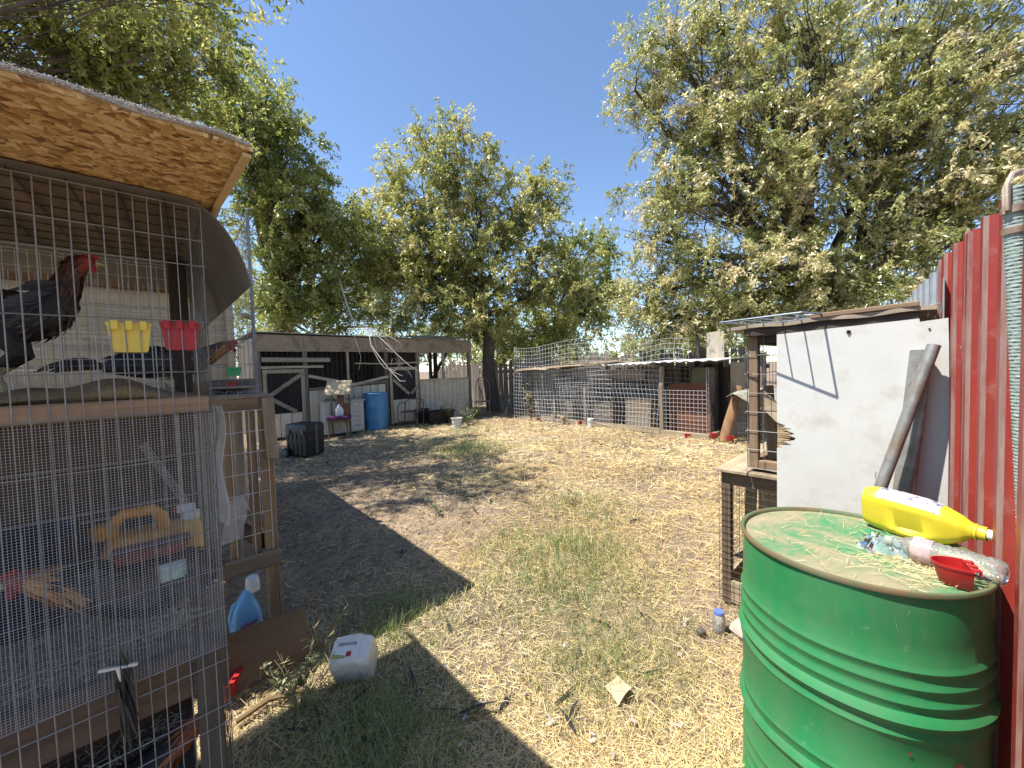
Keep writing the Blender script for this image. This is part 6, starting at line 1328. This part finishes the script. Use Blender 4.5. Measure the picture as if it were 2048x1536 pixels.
# left tree: big crown over the cages and the left of the yard
tree('elm_tree', 'large leafy tree overhanging the cages at the upper left', (-3.4, 7.2, 0), 2.6, .085, [
    lb(40, 60, 5.6, 150, 110, 1.2, 11000, 48), lb(200, 120, 6.2, 130, 90, 1.2, 10500, 46), lb(90, 200, 6.4, 170, 80, 1.2, 9000, 42), lb(350, 60, 6.4, 100, 60, 1.0, 4800, 28), lb(430, 130, 7.2, 70, 60, 1.0, 2600, 18), lb(310, 220, 7.4, 110, 60, 1.2, 6500, 32),
    ((-1.3, 6.6, 7.4), (1.7, 1.5, 1.1), 4600, 46), ((-.2, 7.4, 7.0), (1.3, 1.5, 1.0), 3600, 36), ((-2.8, 8.4, 7.6), (1.6, 1.6, 1.1), 3500, 26), ((.3, 6.2, 6.6), (.9, 1.0, .7), 2600, 20)], LF_G, .082, .042, cl=.17)
tree('elm_tree', 'green tree between the cage roof and the centre tree, behind the coop', basept(560, 12), 3.0, .20, [
    lb(520, 200, 10, 60, 60, 1.0, 4200, 28), lb(470, 240, 9.6, 50, 60, 1.0, 3200, 22), lb(560, 290, 10.4, 85, 70, 1.2, 6000, 32), lb(610, 400, 10.8, 85, 75, 1.4, 7000, 34), lb(540, 430, 10.2, 75, 80, 1.3, 6000, 30), lb(640, 510, 11.2, 90, 75, 1.4, 7000, 34), lb(540, 560, 10.6, 80, 65, 1.3, 6000, 30), lb(690, 600, 11.6, 80, 55, 1.3, 5200, 28), lb(600, 620, 11.4, 90, 45, 1.3, 5000, 26), lb(500, 330, 9.8, 55, 80, 1.1, 4200, 24), lb(720, 500, 11.8, 55, 70, 1.2, 3600, 22), lb(660, 430, 11.4, 55, 60, 1.2, 3200, 20)],
    LF_G, .098, .05, cl=.20, dens=1.15)
tree('tree', 'sunlit yellowish tree far behind the left end of the coop', basept(610, 21), 3.0, .2, [
    lb(500, 600, 20, 90, 70, 2.4, 3800, 22), lb(620, 590, 21, 90, 70, 2.4, 3800, 22), lb(740, 600, 21, 90, 60, 2.4, 3600, 22), lb(730, 520, 21, 60, 60, 2.2, 2400, 16), lb(830, 660, 22, 80, 40, 2, 2600, 16), lb(450, 690, 20, 90, 45, 2, 2600, 16), lb(600, 690, 21, 100, 40, 2, 2600, 16), lb(740, 690, 21, 100, 40, 2, 2600, 16)], LF_C, .17, .09, cl=.5)
# right tree
tree('elm_tree', 'huge drying tree filling the upper right behind the hutch and fence', basept(1680, 10.2), 2.6, .26, [
    lb(1330, 90, 9.6, 85, 75, 1.2, 4800, 30), lb(1270, 180, 9.6, 60, 45, .9, 2200, 18), lb(1440, 60, 9.2, 110, 90, 1.4, 7500, 38), lb(1600, 60, 8.6, 130, 100, 1.5, 9500, 44), lb(1780, 60, 8.2, 130, 110, 1.5, 9500, 44), lb(1960, 70, 7.8, 130, 120, 1.5, 9500, 44),
    lb(1400, 220, 9.2, 100, 85, 1.4, 7500, 38), lb(1540, 230, 8.6, 110, 95, 1.5, 9500, 42), lb(1700, 230, 8.2, 120, 100, 1.5, 9500, 44), lb(1860, 240, 7.8, 120, 100, 1.5, 9500, 44), lb(2000, 260, 7.6, 100, 100, 1.3, 6500, 34),
    lb(1340, 350, 9.4, 75, 70, 1.1, 4800, 28), lb(1460, 380, 8.8, 100, 85, 1.4, 7500, 38), lb(1600, 400, 8.6, 110, 85, 1.4, 8000, 38), lb(1760, 410, 8.2, 110, 85, 1.4, 7500, 36), lb(1890, 400, 7.8, 90, 80, 1.3, 5500, 30),
    lb(1310, 470, 9.4, 70, 60, 1.0, 4200, 26), lb(1420, 530, 9.0, 90, 70, 1.3, 6500, 34), lb(1560, 550, 8.6, 110, 65, 1.3, 7000, 34), lb(1700, 560, 8.4, 100, 60, 1.2, 5500, 28), lb(1300, 580, 9.6, 60, 55, 1.0, 3600, 24), lb(1400, 640, 9.2, 90, 40, 1.0, 3800, 24), lb(1340, 640, 9.6, 55, 45, .8, 2000, 16), lb(1480, 630, 9.0, 70, 45, 1.0, 3200, 20), lb(1620, 620, 8.6, 90, 45, 1.1, 4000, 22), lb(1760, 570, 8.2, 90, 55, 1.1, 4500, 24), lb(1880, 500, 7.8, 80, 60, 1.1, 4000, 22), lb(1960, 400, 7.6, 70, 60, 1.1, 3500, 20), lb(1260, 640, 9.8, 45, 40, .7, 1500, 12)],
    LF_R, .088, .038, cl=.185, droop=.5, tb=(1.3, 1.4), dens=1.25)
tree('tree', 'low dark tree filling the gap behind the coop corner and picket fence', basept(960, 22), 1.5, .18, [lb(900, 690, 22, 80, 45, 2, 3000, 18), lb(1000, 695, 21, 80, 45, 2, 3000, 18), lb(1090, 705, 22, 70, 35, 2, 2400, 16), lb(1140, 715, 24, 50, 25, 2, 1600, 12)], LF_G, .18, .09, cl=.45)
tree('tree', 'dark rounded tree far beyond the picket fence at the right', basept(1300, 30), 3, .25, [lb(1290, 700, 30, 60, 28, 3, 3200, 16), lb(1370, 690, 28, 60, 32, 3, 2600, 16), lb(1420, 660, 27, 60, 50, 3, 3000, 18)], LF_G, .26, .13, cl=.6)
tree('young_tree', 'low bright green sapling behind the wire pen', basept(1190, 12.6), 1.2, .04, [lb(1190, 712, 12.6, 40, 22, .6, 900, 10), lb(1150, 725, 12.4, 40, 18, .5, 700, 8)], LF_C, .10, .045, cl=.2, twig_r=.006)
# bare bleached branch hanging down before the coop fascia
DEADW = surf('bleached_wood', (.52, .47, .40), (.36, .31, .26), 20, .9, .3)
mb = MB(); D = 9.0
def br(pts, r0, r1):
    P_ = [at(x, y, D+dz) for x, y, dz in pts]; mb.tube(P_, list(np.linspace(r0, r1, len(P_))), 6)
br([(668, 520, 2.0), (682, 570, 1.5), (694, 608, 1.0), (704, 636, .6)], .026, .022)
br([(704, 636, .6), (722, 650, .3), (738, 665, .1), (742, 690, 0), (760, 715, -.1), (778, 738, -.2), (800, 762, -.25), (811, 762, -.3)], .022, .005)
br([(742, 660, .1), (765, 680, 0), (790, 705, -.1), (812, 725, -.15), (828, 738, -.2)], .015, .004)
br([(741, 690, 0), (758, 722, -.05), (768, 735, -.1), (800, 750, -.15), (806, 752, -.2)], .010, .003)
br([(712, 640, .5), (700, 648, .3), (690, 655, .2)], .010, .003); br([(738, 662, .1), (770, 668, 0), (792, 680, -.1), (805, 690, -.1), (800, 696, -.1)], .010, .003)
br([(712, 642, .4), (706, 665, .2), (715, 690, .1), (722, 715, .1), (718, 740, .1)], .008, .003); br([(720, 645, .2), (735, 640, .2), (728, 630, .2), (720, 626, .2)], .009, .003)
br([(790, 705, -.1), (800, 722, -.1), (805, 730, -.1)], .006, .0025); br([(778, 738, -.2), (790, 742, -.2), (798, 730, -.2)], .006, .0025); br([(760, 680, 0), (766, 695, 0), (763, 700, 0)], .006, .0025)
for k in range(16):
    t0 = random.random(); x_, y_ = 725+90*t0+random.uniform(-12, 12), 650+85*t0+random.uniform(-8, 8); dx, dy_ = random.uniform(-6, 26), random.uniform(4, 26)
    br([(x_, y_, 0), (x_+dx*.5, y_+dy_*.4, -.03), (x_+dx, y_+dy_, -.06)], .005, .002)
e = at(668, 520, 11.0); mb.build('dead_branch', DEADW, base=(e[0], e[1], e[2]), smooth=60, label='bare bleached branch hanging down in front of the coop fascia', cat='branch')

# ------------------------------------------------------------------ weeds and shrubs
def plant(name, lab, cat, base, h, ns, spread, nl, ll, lw, mat, grp=None, lean=.25):
    base = np.asarray(base, float); t = thing(name, lab, cat, tuple(base), grp); mb = MB(); C_, A_, = [], []
    for k in range(ns):
        a = rng.uniform(0, 6.283); d = V(math.cos(a)*spread, math.sin(a)*spread, 0); hh = h*rng.uniform(.6, 1.1)
        pts = [base+d*.15*rng.random()+d*tt**1.3+V(0, 0, hh*tt)+rng.normal(0, .012*h, 3)*tt for tt in np.linspace(0, 1, 6)]
        mb.tube(pts, list(np.linspace(.006, .002, 6)*max(.5, min(h, 1.2))), 4, False)
        for q_ in range(nl):
            i = rng.uniform(1.0, 5); j = int(min(4, i)); p_ = pts[j]+(pts[j+1]-pts[j])*(i-j); C_.append(p_); b2 = rng.uniform(0, 6.283); A_.append(V(math.cos(b2), math.sin(b2), rng.normal(.3, .4)))
    mb.build('stem', surf('weed_stem', (.3, .27, .13), (.2, .16, .08), 20, .8, .1), t)
    n = len(C_); leaves('foliage', np.array(C_)-base, np.array(A_), rng.normal(0, .4, (n, 3))+[0, 0, 1], rng.uniform(.6, 1.2, n)*ll, rng.uniform(.7, 1.2, n)*lw, .15, mat, rng.beta(2, 2, n), t)
LF_W = leafmat('weed_leaf', [(0, (.06, .08, .03)), (.5, (.14, .17, .065)), (1, (.26, .25, .12))], .3, .5)
LF_D = leafmat('dry_weed_leaf', [(0, (.16, .12, .05)), (.5, (.34, .27, .12)), (1, (.5, .42, .24))], .2, .6)
for px, py, h, sp, lab in ((868, 838, .55, .22, 'leafy shrub beside the black tub, left of the others'), (900, 845, .62, .25, 'leafy shrub behind the off-white bucket'), (935, 850, .5, .25, 'leafy shrub right of the off-white bucket'), (952, 838, .6, .2, 'leafy shrub at the coop corner beside the grey sack')):
    p = G(px, py); plant('shrub', lab, 'shrub', (p[0], p[1], 0), h, 12, sp, 34, .06, .03, LF_W, 'shrubs before the coop')
for k, (px, py, h) in enumerate(((1062, 862, .6), (1082, 870, .45), (975, 868, .4), (1010, 866, .55), (985, 905, .45), (1200, 890, .35), (1290, 885, .7), (1305, 880, .8), (1258, 892, .5), (1120, 905, .3), (1345, 905, .4), (1280, 960, .25), (1320, 940, .25), (905, 905, .4), (950, 925, .35), (925, 890, .5), (1075, 975, .2), (1130, 1010, .2), (880, 1030, .22), (1255, 905, .35))):
    p = G(px, py); plant('weed', 'thin dry weed stalk standing in the open yard', 'weed', (p[0], p[1], 0), h, 3 if h < .5 else 2, .12, 12, .05, .018, LF_D if k % 3 else LF_W, 'dry weeds in the yard', .2)
p = PX(1063, 838, 7.45); plant('corn_stalk', 'tall yellowed stalk growing at the left end of the wire pen', 'plant', (p[0], p[1], 0), 1.25, 2, .12, 26, .22, .035, LF_D)
p = G(585, 1385); plant('weed', 'dark green leafy weed growing at the foot of the brown board', 'weed', (p[0], p[1], 0), .16, 9, .10, 16, .035, .016, LF_W)
for px, py, h, lab in ((640, 1300, .22, 'clump of tall seeding grass behind the white tub'), (600, 1420, .2, 'clump of tall grass left of the white tub')):
    p = G(px, py); plant('grass_clump', lab, 'grass', (p[0], p[1], 0), h, 16, .14, 5, .05, .004, LF_D)
p = at(1468, 722, 7.6); plant('leafy_twig', 'yellow-green twig of long leaves hanging by the hutch corner', 'twig', (p[0], p[1], p[2]+.02), .10, 5, .30, 12, .12, .022, LF_W)
